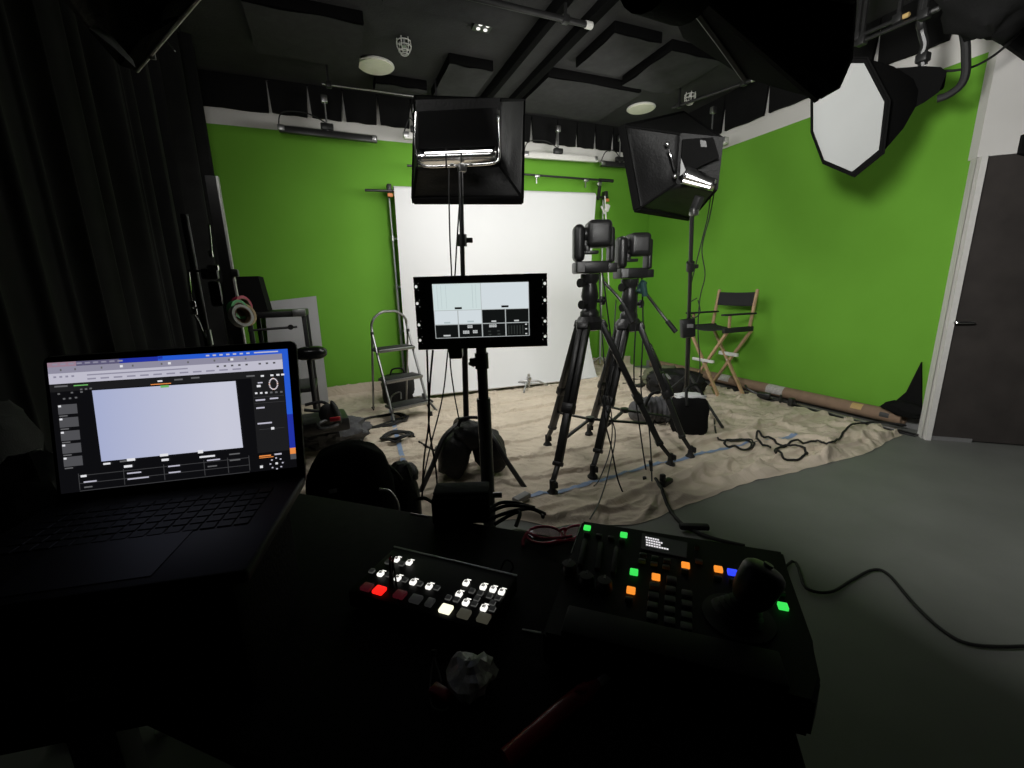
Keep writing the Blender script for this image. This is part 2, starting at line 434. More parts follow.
names = ['first black cloth tab beside the curtain, with no slit on its left', 'second black cloth tab from the curtain on the back wall', 'third black cloth tab from the curtain, above the bar light', 'fourth black cloth tab from the curtain on the back wall', 'fifth black cloth tab, half hidden by the front softbox',
         'black cloth tab hidden behind the front softbox head', 'black cloth tab above the middle of the front softbox', 'black cloth tab above the right half of the front softbox', 'black cloth tab at the right edge of the front softbox', 'first black cloth tab clear of the front softbox, to its right', 'second black cloth tab right of the front softbox', 'third black cloth tab right of the front softbox', 'fourth black cloth tab right of the front softbox', 'black cloth tab touching the left side of the tilted softbox', 'black cloth tab in the back corner above the tilted softbox']
for i in range(15):
    g = .018 if i else 0
    tab([(xs[i] + g, YB - .07, 3.0), (xs[i + 1] - g - .012, YB - .07, 2.995), (xs[i + 1] - .004, YB - .07, ZC - .01), (xs[i] + .004, YB - .07, ZC - .01)], (0, 1, 0), names[i])
ys = [5.2, 4.62, 4.02, 3.48, 3.02, 2.52, 2.02, 1.55]
nm = ['black cloth tab on the right wall nearest the back corner', 'second black cloth tab on the right wall from the back corner', 'black cloth tab on the right wall behind the tilted softbox', 'black cloth tab on the right wall just right of the tilted softbox', 'black cloth tab on the right wall between two pale slits', 'black cloth tab on the right wall behind the white octagon', 'black cloth tab on the right wall above the thick hanging cable']
for i in range(7):
    g = .02
    tab([(XR - .07, ys[i] - g, 2.92), (XR - .07, ys[i + 1] + g + .012, 2.915), (XR - .07, ys[i + 1] + .004, ZC - .01), (XR - .07, ys[i] - .004, ZC - .01)], (1, 0, 0), nm[i])
b = B('duvet')
q0 = PP(991, 33, entry(0, 2, -.05), EN); q1 = PP(1026, 58, entry(0, 2, -.05), EN)
b.prism([q0, q1, q1 + ED * .7 + V((0, 0, -.5)), q1 + ED * .7 + V((0, 0, .8)), V((q0.x, q0.y, ZC - .01)), q0 - ED * .12 + V((0, 0, .1))], EN * .03)
solo('black_cloth_swag', b, 'black cloth swag slanting across the pale wall above the door', 'drape')
b = B('duvet')
q0 = PP(1020, 153, entry(0, 2, -.06), EN); q1 = PP(1024, 134, entry(0, 2, -.06), EN)
b.prism([q0, q1, q1 + ED * .4 + V((0, 0, .05)), q1 + ED * .4 + V((0, 0, -.2)), q0 + ED * .05 + V((0, 0, -.02))], EN * .03)
solo('black_cloth_corner', b, 'tip of black cloth at the right edge just above the door', 'drape')

# ------------------------------------------------------------------ black curtain
cb = B('velvet'); NX, NZ = 420, 14; vs, fs = [], []
ph = [random.uniform(0, 6) for _ in range(6)]
for i in range(NX + 1):
    u = i / NX; y = .15 + 4.70 * u; x = -1.12 + .25 * u
    for j in range(NZ + 1):
        v = j / NZ; am = .035 + .02 * math.sin(u * 7 + ph[0])
        w = math.sin(u * 150 + 1.6 * math.sin(u * 23 + ph[1]) + .35 * v) + .45 * math.sin(u * 267 + ph[2] + .5 * v) + .6 * math.sin(u * 61 + ph[3])
        vs.append((x + am * w * (.75 + .25 * v), y + .02 * math.cos(u * 150), .02 + (ZC - .06) * v))
for i in range(NX):
    for j in range(NZ): q = i * (NZ + 1) + j; fs.append((q, q + NZ + 1, q + NZ + 2, q + 1))
cb.mesh(vs, fs)
ct = thing('black_curtain', (-1.0, 2.5, 0), 'floor-to-ceiling black velvet curtain in folds along the left side', 'curtain')
obj('drape', cb, ct, smooth=80)
obj('curtain_track', B('blackmetal').beam((-1.12, .15, ZC - .03), (-.87, 4.85, ZC - .03), .04, .04), ct)

# ------------------------------------------------------------------ drop cloth on the floor
clm = bpy.data.materials.new('canvas_drop_cloth'); clm.use_nodes = True
nt = clm.node_tree; bs = nt.nodes['Principled BSDF']; L = nt.links.new
tc = nt.nodes.new('ShaderNodeTexCoord')
n1 = nt.nodes.new('ShaderNodeTexNoise'); n1.inputs['Scale'].default_value = 1.6; n1.inputs['Detail'].default_value = 7; L(tc.outputs['Object'], n1.inputs['Vector'])
rp = nt.nodes.new('ShaderNodeValToRGB'); rp.color_ramp.elements[0].position = .3; rp.color_ramp.elements[1].position = .72
rp.color_ramp.elements[0].color = (.56, .485, .385, 1); rp.color_ramp.elements[1].color = (.72, .625, .50, 1)
L(n1.outputs['Fac'], rp.inputs['Fac']); L(rp.outputs['Color'], bs.inputs['Base Color'])
n2 = nt.nodes.new('ShaderNodeTexNoise'); n2.inputs['Scale'].default_value = 3.2; n2.inputs['Detail'].default_value = 4; n2.inputs['Distortion'].default_value = 2.0; L(tc.outputs['Object'], n2.inputs['Vector'])
bp = nt.nodes.new('ShaderNodeBump'); bp.inputs['Strength'].default_value = .7; bp.inputs['Distance'].default_value = .05
L(n2.outputs['Fac'], bp.inputs['Height']); L(bp.outputs['Normal'], bs.inputs['Normal'])
bs.inputs['Roughness'].default_value = .9; bs.inputs['Specular IOR Level'].default_value = .1
M['cloth'] = clm
front = [(-.95, 1.75), (.4, 1.95), (.77, 1.97), (.99, 1.79), (1.39, 1.64), (1.87, 1.69), (2.28, 1.73), (2.78, 1.71), (3.4, 1.70), (4.12, 1.80)]
def front_y(x):
    for (a, b_) in zip(front, front[1:]):
        if a[0] <= x <= b_[0]:
            t = (x - a[0]) / (b_[0] - a[0]); t = t * t * (3 - 2 * t)
            return a[1] + (b_[1] - a[1]) * t
    return front[-1][1]
CXL, CXR = -.78, 4.13
def cloth_z(x, y):
    fy = front_y(x); d = y - fy
    z = .012 + .006 * noise.noise(V((x * 2.3, y * 2.3, 0)))
    # ironed-in fold creases running across and along
    for yc in (2.35, 2.72, 3.08, 3.45, 3.84, 4.2, 4.6):
        q = y - yc - .05 * math.sin(x * 1.3 + yc) - .06 * noise.noise(V((x * 1.1, yc, 2))); z += .036 * max(0, 1 - q / .13) * (.45 + .55 * min(1, abs(noise.noise(V((x * 1.7, yc * 3, 5)))) * 3)) if q > 0 else .016 * max(0, 1 + q / .008)
    for xc in (.9, 2.0, 3.1):
        z += .010 * math.exp(-abs(x - xc - .03 * math.sin(y * 2)) / .02)
    rid = abs(noise.noise(V((x * 3.1 + y * 1.3, y * 4.2, 3)))); z += .032 * max(0, .14 - rid) / .14 * (.35 + .65 * max(0, min(1, (x - 2.2) / 1.0)))
    rid = abs(noise.noise(V((x * 7.1, y * 6.2 + x, 9)))); z += .009 * max(0, .2 - rid) / .2
    # ruffles near the front hem
    k = math.exp(-(d / .32) ** 2)
    z += k * .022 * max(0, noise.noise(V((x * 3.4, d * 2.0, 21))) + .15)
    rid = abs(noise.noise(V((x * 2.2 + d * 2, d * 7.5 - x * .8, 13)))); z += k * .034 * (max(0, .26 - rid) / .26) ** 1.3
    for (cx, cy, rx, ry, hh) in ((2.15, 1.95, .26, .05, .06), (2.5, 1.80, .10, .06, .045), (3.15, 1.78, .14, .035, .05), (1.7, 1.9, .3, .035, .03), (1.4, 1.85, .2, .03, .03), (3.3, 3.0, .7, .05, .025), (3.0, 2.3, .5, .05, .02)):
        z += hh * math.exp(-((x - cx) / rx) ** 2 - ((y - cy - .12 * (x - cx)) / ry) ** 2)
    z *= min(1, max(.12, d / .05))
    return max(z, .004)
cb = B('cloth'); NX, NY = 300, 520; vs, fs = [], []
for i in range(NX + 1):
    x = CXL + (CXR - CXL) * i / NX; fy = front_y(x) + .012 * noise.noise(V((x * 9, 0, 4)))
    for j in range(NY + 1):
        t = j / NY; s = t * 1.045; y = fy + (YB - .03 - fy) * min(1, s)
        z = cloth_z(x, y)
        if s > .93: z = z * 1 + .0; 
        rise = max(0, (y - 5.06) / (YB - .03 - 5.06)); z += .05 * rise ** 2
        if s > 1: z += (s - 1) / .045 * .115
        xx = x
        vs.append((xx, y, z))
for i in range(NX):
    for j in range(NY): q = i * (NY + 1) + j; fs.append((q, q + NY + 1, q + NY + 2, q + 1))
cb.mesh(vs, fs)
solo('drop_cloth', cb, 'wrinkled beige canvas drop cloth spread over the studio floor', 'drop cloth', base=(1.7, 3.4, 0), smooth=180)

def floor_strip(pts, w, name, label, m='blue', cat='tape'):
    b_ = B(m); vs, fs = [], []; P = []
    for a, c in zip(pts, pts[1:]):
        for k in range(24): P.append(V(a).lerp(V(c), k / 24))
    P.append(V(pts[-1]))
    for i, p in enumerate(P):
        t = (P[min(i + 1, len(P) - 1)] - P[max(0, i - 1)]).normalized(); nrm = V((-t.y, t.x, 0))
        for s in (-1, 0, 1):
            q = p + nrm * (w / 2 * s); vs.append((q.x, q.y, cloth_z(q.x, q.y) + .0045))
    for i in range(len(P) - 1):
        for s in (0, 1): q = i * 3 + s; fs.append((q, q + 3, q + 4, q + 1))
    b_.mesh(vs, fs)
    return solo(name, b_, label, cat, group='blue tape on the drop cloth', smooth=180)
def fl(px, py): p = PZ(px, py, .015); p.z = 0; return p
floor_strip([fl(390, 405), fl(394, 425), fl(399, 445), fl(405, 470)], .036, 'floor_tape', 'blue tape strip on the cloth running from the step ladder towards the desk')
floor_strip([fl(512, 502), fl(560, 492), fl(620, 475), fl(690, 458), fl(735, 447), fl(798, 437)], .034, 'floor_tape', 'long blue tape strip on the cloth in front of the tripods')

# ------------------------------------------------------------------ paper backdrop, stands, rails
YP = 5.12
pt = thing('paper_backdrop', (2.0, YP, 0), 'white seamless paper roll hung between two stands', 'backdrop')
tl, trr = PY(393.5, 191, YP), PY(594, 197, YP)
bl, br = PY(413, 396, YP - .39), PY(597, 377, YP - .39)
vs, fs = [], []; NX, NZ = 30, 40
for j in range(NZ + 1):
    v = j / NZ
    for i in range(NX + 1):
        u = i / NX
        p = tl.lerp(trr, u).lerp(bl.lerp(br, u), v); p = V((p.x, YP - .05 if v < 1 else YP - .05, p.z))
        if v > .55:
            k = (v - .55) / .45; p.y -= .34 * k ** 2.2
        p.y += .006 * math.sin(u * 14 + v * 2) * v
        p.z = max(p.z, .03)
        vs.append(p)
for j in range(NZ):
    for i in range(NX): q = j * (NX + 1) + i; fs.append((q, q + 1, q + NX + 2, q + NX + 1))
obj('paper_sheet', B('paper').mesh(vs, fs), pt, smooth=180)
obj('paper_roll', B('paper').cyl(tl, trr, .05, 24), pt)
obj('roll_core', B('blackmetal').cyl(tl + (tl - trr).normalized() * .30, trr + (trr - tl).normalized() * .22, .014), pt)
# paper lower stiffener that catches the light
obj('hem_bar', B('paper').cyl(V((bl.x, YP - .40, bl.z + .0)), V((br.x, YP - .40, br.z)), .012, 10), pt)

M['tubegrey'] = mat('satin_steel_tube', (.5, .5, .5), .45, metal=.6, noise_amt=.08, nscale=80)
def bg_stand(pxtop, x, topz, label, feet_r=.42, m='tubegrey', rot=.3):
    p = V((x, YP + .09, 0)); t = thing('backdrop_stand', p, label, 'light stand', 0, 'stands holding the paper roll')
    obj('pole', B(m).cyl(p + V((0, 0, .12)), p + V((0, 0, topz * .55)), .016), t)
    obj('upper_pole', B(m).cyl(p + V((0, 0, topz * .55)), p + V((0, 0, topz)), .011), t)
    for z in (topz * .33, topz * .55, topz * .78):
        obj('collar', B('alu').cyl(p + V((0, 0, z - .03)), p + V((0, 0, z + .03)), .023).box(p + V((.035, -.01, z)), (.05, .012, .02), None, .004), t)
    obj('clamp', B('blackmetal', 'orange').box(p + V((0, -.04, topz)), (.05, .08, .10), None, .01).use('orange').box(p + V((.0, -.09, topz - .07)), (.06, .03, .04), None, .008), t)
    for k in range(3):
        a = rot + k * 2 * PI / 3; e = V((math.cos(a), math.sin(a), 0))
        e.y = min(e.y, .10)
        obj('leg', B(m).cyl(p + V((0, 0, .22)), p + e * feet_r + V((0, 0, .035)), .011, 10), t)
    return t
bg_stand(None, PY(389, 195, YP + .09).x, PY(389, 190, YP + .09).z, 'chrome stand at the left edge of the white paper behind the step ladder', rot=.25)
bg_stand(None, PY(603, 210, YP + .09).x, PY(603, 196, YP + .09).z, 'stand at the right edge of the white paper behind the tripod cameras', rot=2.6)
# higher boom bar above the paper
a, b_ = PY(520, 174, YP - .06), PY(613, 181, YP - .06)
t = thing('boom_bar', (a + b_) / 2, 'thin black bar with clamps held above the right half of the paper', 'crossbar')
obj('bar', B('blackmetal').cyl(a - (b_ - a) * 1.0, b_, .012), t)
obj('grip', B('rubber').cyl(b_ - (b_ - a) * .16, b_, .02), t)
obj('post', B('blackmetal', 'alu').cyl(PY(600, 184, YP - .06), PY(602, 198, YP - .06) + V((0, .09, 0)), .022).use('alu').box(PY(599, 184, YP - .06), (.07, .05, .05), None, .01), t)
for px in (537, 586):
    q = PY(px, 176 + (px - 537) * .09, YP - .06)
    obj('clamp', B('alu').box(q, (.07, .035, .035), None, .006).box(q - V((.01, 0, .05)), (.014, .014, .07)), t)
a = PY(604, 200, YP - .1); t = thing('white_rod', PY(609, 290, YP - .1), 'thin white rod and clip hanging beside the right edge of the paper', 'rod')
obj('rod', B('white').cyl(PY(605, 196, YP - .1), PY(609, 290, YP - .1), .009, 8), t)
obj('clip', B('white').box(PY(607, 208, YP - .1), (.06, .04, .09), Matrix.Rotation(.4, 3, 'Y'), .01).box(PY(603, 210, YP - .1), (.02, .02, .11), Matrix.Rotation(-.5, 3, 'Y'), .004), t)

# small low stand lying in front of the paper
p = PZ(529, 388, .02); t = thing('low_floor_stand', (p.x, p.y, 0.01), 'low folded chrome stand on the cloth in front of the white paper', 'light stand')
obj('stub', B('alu').cyl((p.x, p.y, .03), (p.x, p.y, .2), .016, 10).box((p.x, p.y, .14), (.05, .05, .05), None, .01), t)
for (qx, qy) in ((512, 387), (548, 386), (524, 392)):
    q = PZ(qx, qy, .03); obj('leg', B('alu').tube([(p.x, p.y, .11), V((p.x, p.y, .13)).lerp(q, .5) + V((0, 0, .02)), q], .012, 8).cyl(q, q + V((0, 0, -.02)), .016, 8), t)
p = PZ(424, 402, .02); t = thing('low_floor_stand', (p.x, p.y, .01), 'dark folded stand foot on the cloth at the bottom right of the ladder', 'light stand')
obj('stub', B('darkgrey').cyl((p.x, p.y, .03), (p.x, p.y, .12), .018, 10), t)
for (qx, qy) in ((404, 408), (437, 411), (433, 402)):
    q = PZ(qx, qy, .03); obj('leg', B('darkgrey').tube([(p.x, p.y, .08), V((p.x, p.y, .10)).lerp(q, .5), q], .012, 8), t)

# bar lights under the ceiling
def barlight(a, b_, label, silver=False, hang=.55):
    a, b_ = V(a), V(b_); dv = (b_ - a).normalized(); c = a.lerp(b_, hang)
    t = thing('bar_light', (a + b_) / 2, label, 'light', 0, 'long bar lights under the ceiling')
    obj('bar', B('white' if silver else 'blackmetal').beam(a, b_, .05, .06, .006), t)
    for (p, s) in ((a, 1), (b_, -1)):
        obj('end_bracket', B('alu').beam(p - dv * .01 + V((0, -.005, .01)), p + dv * s * .05 + V((0, -.005, .01)), .065, .05, .005), t, label='silver end bracket')
    obj('reflector', B('white' if silver else 'alu').beam(a + V((0, .03, .035)), b_ + V((0, .03, .035)), .02, .03, .003), t)
    obj('hanger', B('alu', 'blackmetal').cyl(c + V((0, 0, .03)), V((c.x, c.y, 3.12)), .009, 8).use('blackmetal').box(c + V((0, 0, .07)), (.12, .05, .06), None, .01).use('alu').box((c.x, c.y, 3.11), (.06, .05, .07), None, .01), t)
    obj('lead', B('rubber').tube([a + V((0, 0, .03)), a + dv * .05 + V((0, -.03, .14)), a.lerp(c, .6) + V((0, -.03, .16)), c + V((0, 0, .10))], .006, 6), t)
barlight(PY(279, 129, YB - .25), PY(377, 140, YB - .25), 'long black bar light under the ceiling at the upper left of the green wall', hang=.48)
barlight(PY(524, 155, YB - .25), PY(597, 160, YB - .25), 'pale bar light under the ceiling between the two softboxes', True, hang=.45)
barlight(PY(601, 164, YB - .2), PY(660, 168, YB - .2), 'short dark bar light behind the left side of the tilted softbox', hang=.3)
barlight(PX(704, 151, XR - .25), PX(727, 140, XR - .25), 'bright bar light on the right wall top beside the tilted softbox', True, hang=.3)
barlight(PY(404, 136, YB - .3), PY(425, 137, YB - .3), 'white bracket end of a bar light left of the front softbox', True, hang=.6)

# ------------------------------------------------------------------ softboxes
def lit(name, s, col=(1, .985, .955)): 
    return emat(name, col, s)

def softbox(c, n, w, h, depth, back, label, strength, up=V((0, 0, 1)), f=None, bk=None, sag=.035):
    """rectangular softbox: c is the middle of the front rim, n the way it shines"""
    R = frame_of(n, up); n = V(n).normalized(); X, Y_ = R.col[0].copy(), R.col[1].copy()
    t = thing('softbox', c, label, 'softbox')
    f = f or [c + X * (sx * w / 2) + Y_ * (sy * h / 2) for (sx, sy) in ((-1, -1), (1, -1), (1, 1), (-1, 1))]
    bk = bk or [c - n * depth + X * (sx * back[0] / 2) + Y_ * (sy * back[1] / 2) for (sx, sy) in ((-1, -1), (1, -1), (1, 1), (-1, 1))]
    sh = B('nylon')
    for i in range(4):      # slightly billowing side panels
        a, b_, c_, d_ = f[i], f[(i + 1) % 4], bk[(i + 1) % 4], bk[i]; vs, fs = [], []; N = 10
        nn = (b_ - a).cross(d_ - a).normalized()
        if nn.dot((a + b_) / 2 - c) < 0: nn = -nn
        for j in range(N + 1):
            for k in range(N + 1):
                u, v = k / N, j / N
                p = a.lerp(b_, u).lerp(d_.lerp(c_, u), v) - nn * (sag * math.sin(PI * u) * math.sin(PI * v)) + nn * (.02 * math.sin(PI * u) * math.sin(PI * v) * noise.noise(V((u * 5 + i * 3, v * 5, i))))
                vs.append(p)
        for j in range(N):
            for k in range(N): q = j * (N + 1) + k; fs.append((q, q + 1, q + N + 2, q + N + 1))
        sh.mesh(vs, fs)
    bmesh.ops.remove_doubles(sh.bm, verts=sh.bm.verts, dist=1e-4)
    o = obj('fabric_shell', sh, t, smooth=40)
    md = o.modifiers.new('thickness', 'SOLIDIFY'); md.thickness = .006
    obj('back_panel', B('nylon').prism([p.lerp(c - n * depth, .0) for p in bk], -n * .012), t)
    rim = B('fabric')
    for i in range(4): rim.beam(f[i] + n * .02, f[(i + 1) % 4] + n * .02, .025, .05, .004, upv=n)
    obj('rim_lip', rim, t)
    dif = B(lit('diffuser_' + str(round(strength)), strength)).mesh([p.lerp(c, .02) + n * .0 for p in f], [(0, 1, 2, 3)])
    obj('diffuser', dif, t, label='glowing white front diffuser')
    for i in range(4): obj('corner_rod', B('fabric').tube([f[i], bk[i]], .009, 6), t)
    return t, R, f, bk

def light_stand(base, top, label, feet, m='blackmetal', r=.016, hub=.32, knees=False):
    base = V(base); top = V(top); t = thing('light_stand', base, label, 'light stand', 0, 'tall stands carrying softboxes')
    ax = (top - base)
    at = lambda f: base + ax * f
    obj('pole', B(m).cyl(at(.04), at(.52), r * 1.15), t)
    obj('upper_pole', B(m).cyl(at(.50), at(1), r * .85), t)
    for f in (.14, .52, .8):
        cpt = at(f)
        obj('collar', B(m).cyl(cpt - ax.normalized() * .035, cpt + ax.normalized() * .035, r * 1.7, 12).box(cpt + V((.04, -.01, 0)), (.05, .016, .03), None, .006), t)
    for q in feet:
        q = V(q); k = base + V((0, 0, hub))
        if knees: obj('leg', B(m).tube([k, k.lerp(q, .45) + V((0, 0, hub * .28)), k.lerp(q, .72) + V((0, 0, hub * .12)), q], .016, 10), t)
        else: obj('leg', B(m).cyl(k, q, .012, 10).cyl(V((base.x, base.y, hub * .35)), k.lerp(q, .55), .007, 8), t)
    return t

# front softbox, seen from behind
c1 = PY(470, 150, 2.95); n1_ = V((.28, .86, -.42))
n1_ = V((.24, .74, -.63)).normalized()
c1r = PY(470, 150, 3.26); c1b = PY(458, 136, 2.74)
tb1 = (EYE - c1b).normalized()
sb1, R1, f1, k1 = softbox(c1r, n1_, .78, .72, .34, (.60, .44), 'black softbox on the pole over the rack monitor, silver lamp head facing us', 8.6,
    f=[PP(x, y, c1r, V((.44, .56, -.70))) for x, y in ((413, 198), (522, 197.5), (524, 100), (415, 96))], bk=[PP(x, y, c1b, tb1) for x, y in ((417, 168), (500, 166), (500, 100), (416, 102))], sag=.006)
def s1(px, py, back=0.): return PP(px, py, c1b + tb1 * back, tb1)
hd = B('gloss')
hl = [s1(419, 112, .03), s1(496, 108, .03), s1(496, 146, .03), s1(419, 149, .03)]
hd.prism(hl, tb1 * .07)
o = obj('lamp_body', hd, sb1)
tro = B('silver')      # curved trough under the lamp body that catches the leaking light
vs, fs = [], []; N = 14
for j in range(N + 1):
    a = j / N; py = 146 + 19 * a; bulge = .055 * math.sin(PI * a)
    for i in range(13):
        u = i / 12; p = s1(418 + 78 * u, py + 1.5 - 3 * u, .02 + bulge); vs.append(p)
for j in range(N):
    for i in range(12): q = j * 13 + i; fs.append((q, q + 1, q + 14, q + 13))
tro.mesh(vs, fs); o = obj('reflector_trough', tro, sb1, label='curved silver reflector')
md = o.modifiers.new('thickness', 'SOLIDIFY'); md.thickness = .004
yk = B('chrome')
yk.tube([s1(416, 112, .06), s1(415, 140, .07), s1(417, 158, .07), s1(424, 166, .07), s1(450, 166, .07), s1(470, 165, .07), s1(494, 163, .07), s1(499, 157, .07), s1(499, 140, .07), s1(498, 110, .06)], .009, 10, sub=4)
obj('yoke', yk, sb1, label='chrome U-shaped bracket')
for (x0, x1_) in ((445, 446.5), (460, 461.5)):
    obj('strap', B('nylon').prism([s1(x0, 142, .085), s1(x1_, 142, .085), s1(x1_ + .5, 168, .085), s1(x0 + .5, 168, .085)], tb1 * .004), sb1)
lglow = B(emat('leak_glow', (1, .98, .95), 7))
lglow.cyl(s1(425, 153, .115), s1(492, 150.5, .115), .004, 8)
obj('leak_glow_strip', lglow, sb1, label='added glowing strip standing in for lamp light leaking at the back')  # invented glowing rod that makes the light leak on the silver trough
for (qx, qy) in ((497, 115),):
    q = s1(qx, qy, .08); obj('lock_knob', B('chrome').blob(q, (.03, .03, .07), 1, .02, seg=(14, 10)), sb1)
mk = B('alu', 'blackmetal')
mk.box(s1(462, 168, .08), (.05, .05, .05), None, .01).use('blackmetal')
for dx in (-9, -4, 5, 10): mk.use('alu').box(s1(461 + dx, 167 - abs(dx) * .25, .09), (.022, .02, .014), None, .004)
obj('stand_mount', mk, sb1)
base1 = V((.755, 2.72, .012))
light_stand(base1, PY(460.5, 172, 2.62), 'black stand behind the rack monitor with a sandbag on its foot', [PZ(419, 495, .02), PZ(525, 488, .02), (.72, 3.1, .02)], r=.017, hub=.36, knees=True)

# right-hand tilted softbox
c2 = PD(659, 170, 3.85); n2_ = V((-.50, .82, -.25)).normalized()
tocam = (EYE - c2).normalized(); b2c = c2 - n2_ * .10 + tocam * .45
f2q = [PP(x, y, c2, n2_) for x, y in ((640, 208), (692, 218), (684, 112), (625, 126))]
k2q = [PP(x, y, b2c, tocam) for x, y in ((676, 184), (716, 190), (722, 138), (680, 134))]
sb2, R2, f2, k2 = softbox(c2, n2_, .74, .74, .48, (.34, .34), 'black tilted softbox right of the white paper with silver lining glowing at its back', 8, f=f2q, bk=k2q)
toc = tocam
def s2(px, py, back=0.): return PP(px, py, b2c + toc * back, toc)
hd = B('fabric'); hd.prism([s2(682, 140, .02), s2(712, 138, .02), s2(718, 158, .02), s2(700, 166, .02), s2(680, 178, .02)], toc * .08)
obj('lamp_body', hd, sb2)
vs, fs = [], []; N = 12
A0, A1_, B0, B1 = (681, 178), (713, 186), (687, 165), (717, 180)
for j in range(N + 1):
    a = j / N; bul = .05 * math.sin(PI * a)
    for i in range(9):
        u = i / 8
        px = (B0[0] + (B1[0] - B0[0]) * u) * (1 - a) + (A0[0] + (A1_[0] - A0[0]) * u) * a
        py = (B0[1] + (B1[1] - B0[1]) * u) * (1 - a) + (A0[1] + 5 + (A1_[1] - A0[1]) * u) * a
        vs.append(s2(px, py, .11 + bul))
for j in range(N):
    for i in range(8): q = j * 9 + i; fs.append((q, q + 1, q + 10, q + 9))
o = obj('reflector_trough', B('silver').mesh(vs, fs), sb2, label='curved silver reflector'); md = o.modifiers.new('thickness', 'SOLIDIFY'); md.thickness = .004
obj('lining_flap', B('midgrey').prism([s2(681, 158, .12), s2(686, 171, .12), s2(680, 176, .12)], toc * .004), sb2, label='small grey triangular flap')
obj('leak_glow_strip', B(emat('leak_glow', (1, .98, .95), 5)).cyl(s2(683, 180.5, .19), s2(710, 187.5, .19), .0055, 8), sb2, label='added glowing strip standing in for lamp light leaking at the back')  # same added glow for the leak on this lining
obj('chrome_rod', B('chrome').tube([s2(669, 150, .1), s2(672, 158, .12), s2(675, 170, .12)], .008, 8), sb2, label='bright chrome rod')
for (x, y) in ((667.5, 144), (675, 176)): obj('lock_knob', B('alu').blob(s2(x, y, .1), (.03, .03, .03), 1, .02, seg=(12, 8)), sb2)
obj('mount_arm', B('blackmetal', 'alu').beam(s2(700, 196, .06), s2(693, 214, .05), .05, .05, .008).use('alu').box(s2(694, 212, .06), (.05, .05, .05), None, .01), sb2)
obj('tag', B('darkgrey').prism([s2(700, 140, .13), s2(706, 141, .13), s2(707, 147, .13), s2(701, 147, .13)], toc * .004), sb2)
base2 = PZ(686, 412, .012)
pole2top = PD(692, 214, (s2(693, 214, .05) - EYE).length)
light_stand(base2, pole2top, 'black stand in front of the director chair carrying the tilted softbox', [PZ(723, 428, .02), PZ(634, 419, .02), base2 + V((.35, .42, .01))], r=.017, hub=.38)
# clip-on power box on that stand
axp = lambda f: base2.lerp(pole2top, f)
def onpole(py):
    lo, hi = 0., 1.
    for _ in range(40):
        m = (lo + hi) / 2; p = axp(m); q = RC.transposed() @ (p - EYE)
        y = CY - F * q.y / -q.z
        if y > py: lo = m
        else: hi = m
    return axp(lo)
pb = onpole(327) - V((.07, .06, 0))
t = thing('power_box', pb, 'small black power box clipped to the stand before the director chair', 'power supply')
obj('case', B('plastic').box(pb, (.11, .06, .15), Matrix.Rotation(-.35, 3, 'Z') @ Matrix.Rotation(-.1, 3, 'Y'), .012), t)
obj('face_label', B('midgrey').box(pb + V((-.01, -.036, .02)), (.05, .008, .03), Matrix.Rotation(-.35, 3, 'Z'), .002), t, label='pale printed label')

# ---- big black octagonal softbox hanging near the camera, shining away from us
kc = PD(765, 10, 1.36); kn = V((.95, .24, .13)).normalized()
trace = [(664, -6), (683, 38), (714, 58), (745, 78), (781, 89), (817, 99), (836, 88), (849, 58), (853, 0), (846, -70), (800, -130), (720, -140), (672, -80)]
vp = (EYE - kc).normalized()
rim = [PP(x, y, kc, kn) for x, y in trace]
t = thing('big_softbox', kc, 'huge black softbox close to us at the top right, seen from its dark back', 'softbox')
cen = sum(rim, V()) / len(rim)
# the shell: from the rim back towards a hub (towards us) and a lit front skin sunk inside the far side
hub = [cen + (p - cen) * .22 - kn * .28 for p in rim]
mid = [cen + (p - cen) * .60 - kn * .14 for p in rim]
n_ = len(rim); vs = rim + mid + hub; fs = []
for k in range(n_):
    fs.append((k, (k + 1) % n_, n_ + (k + 1) % n_, n_ + k)); fs.append((n_ + k, n_ + (k + 1) % n_, 2 * n_ + (k + 1) % n_, 2 * n_ + k))
fs.append(tuple(2 * n_ + k for k in range(n_)))
o = obj('fabric_shell', B('fabric').mesh(vs, fs), t); md = o.modifiers.new('thickness', 'SOLIDIFY'); md.thickness = .005
rl = B('fabric'); fwd = kn
lipv = (kn * .55 + fwd * .45).normalized()
rl.mesh([p for p in rim] + [cen + (p - cen) * .985 + fwd * .03 for p in rim], [(k, (k + 1) % n_, n_ + (k + 1) % n_, n_ + k) for k in range(n_)])
o = obj('rim_lip', rl, t); md = o.modifiers.new('thickness', 'SOLIDIFY'); md.thickness = .004
KSTR = 330
obj('diffuser', B(emat('big_diffuser_lit', (1, .99, .96), KSTR)).mesh([cen + (p - cen) * .72 - fwd * .06 for p in rim], [tuple(range(n_))]), t, label='glowing white front diffuser, facing away')
for k in (0, 3, 5, 8): obj('corner_rod', B('blackmetal').tube([hub[k], mid[k], rim[k]], .008, 6, smooth=False), t)
obj('lamp_head', B('fabric').cyl(cen - kn * .28, cen - kn * .40, .07, 20).cyl(cen - kn * .36, V((cen.x - kn.x * .36, cen.y - kn.y * .36, ZC - .02)), .016), t)

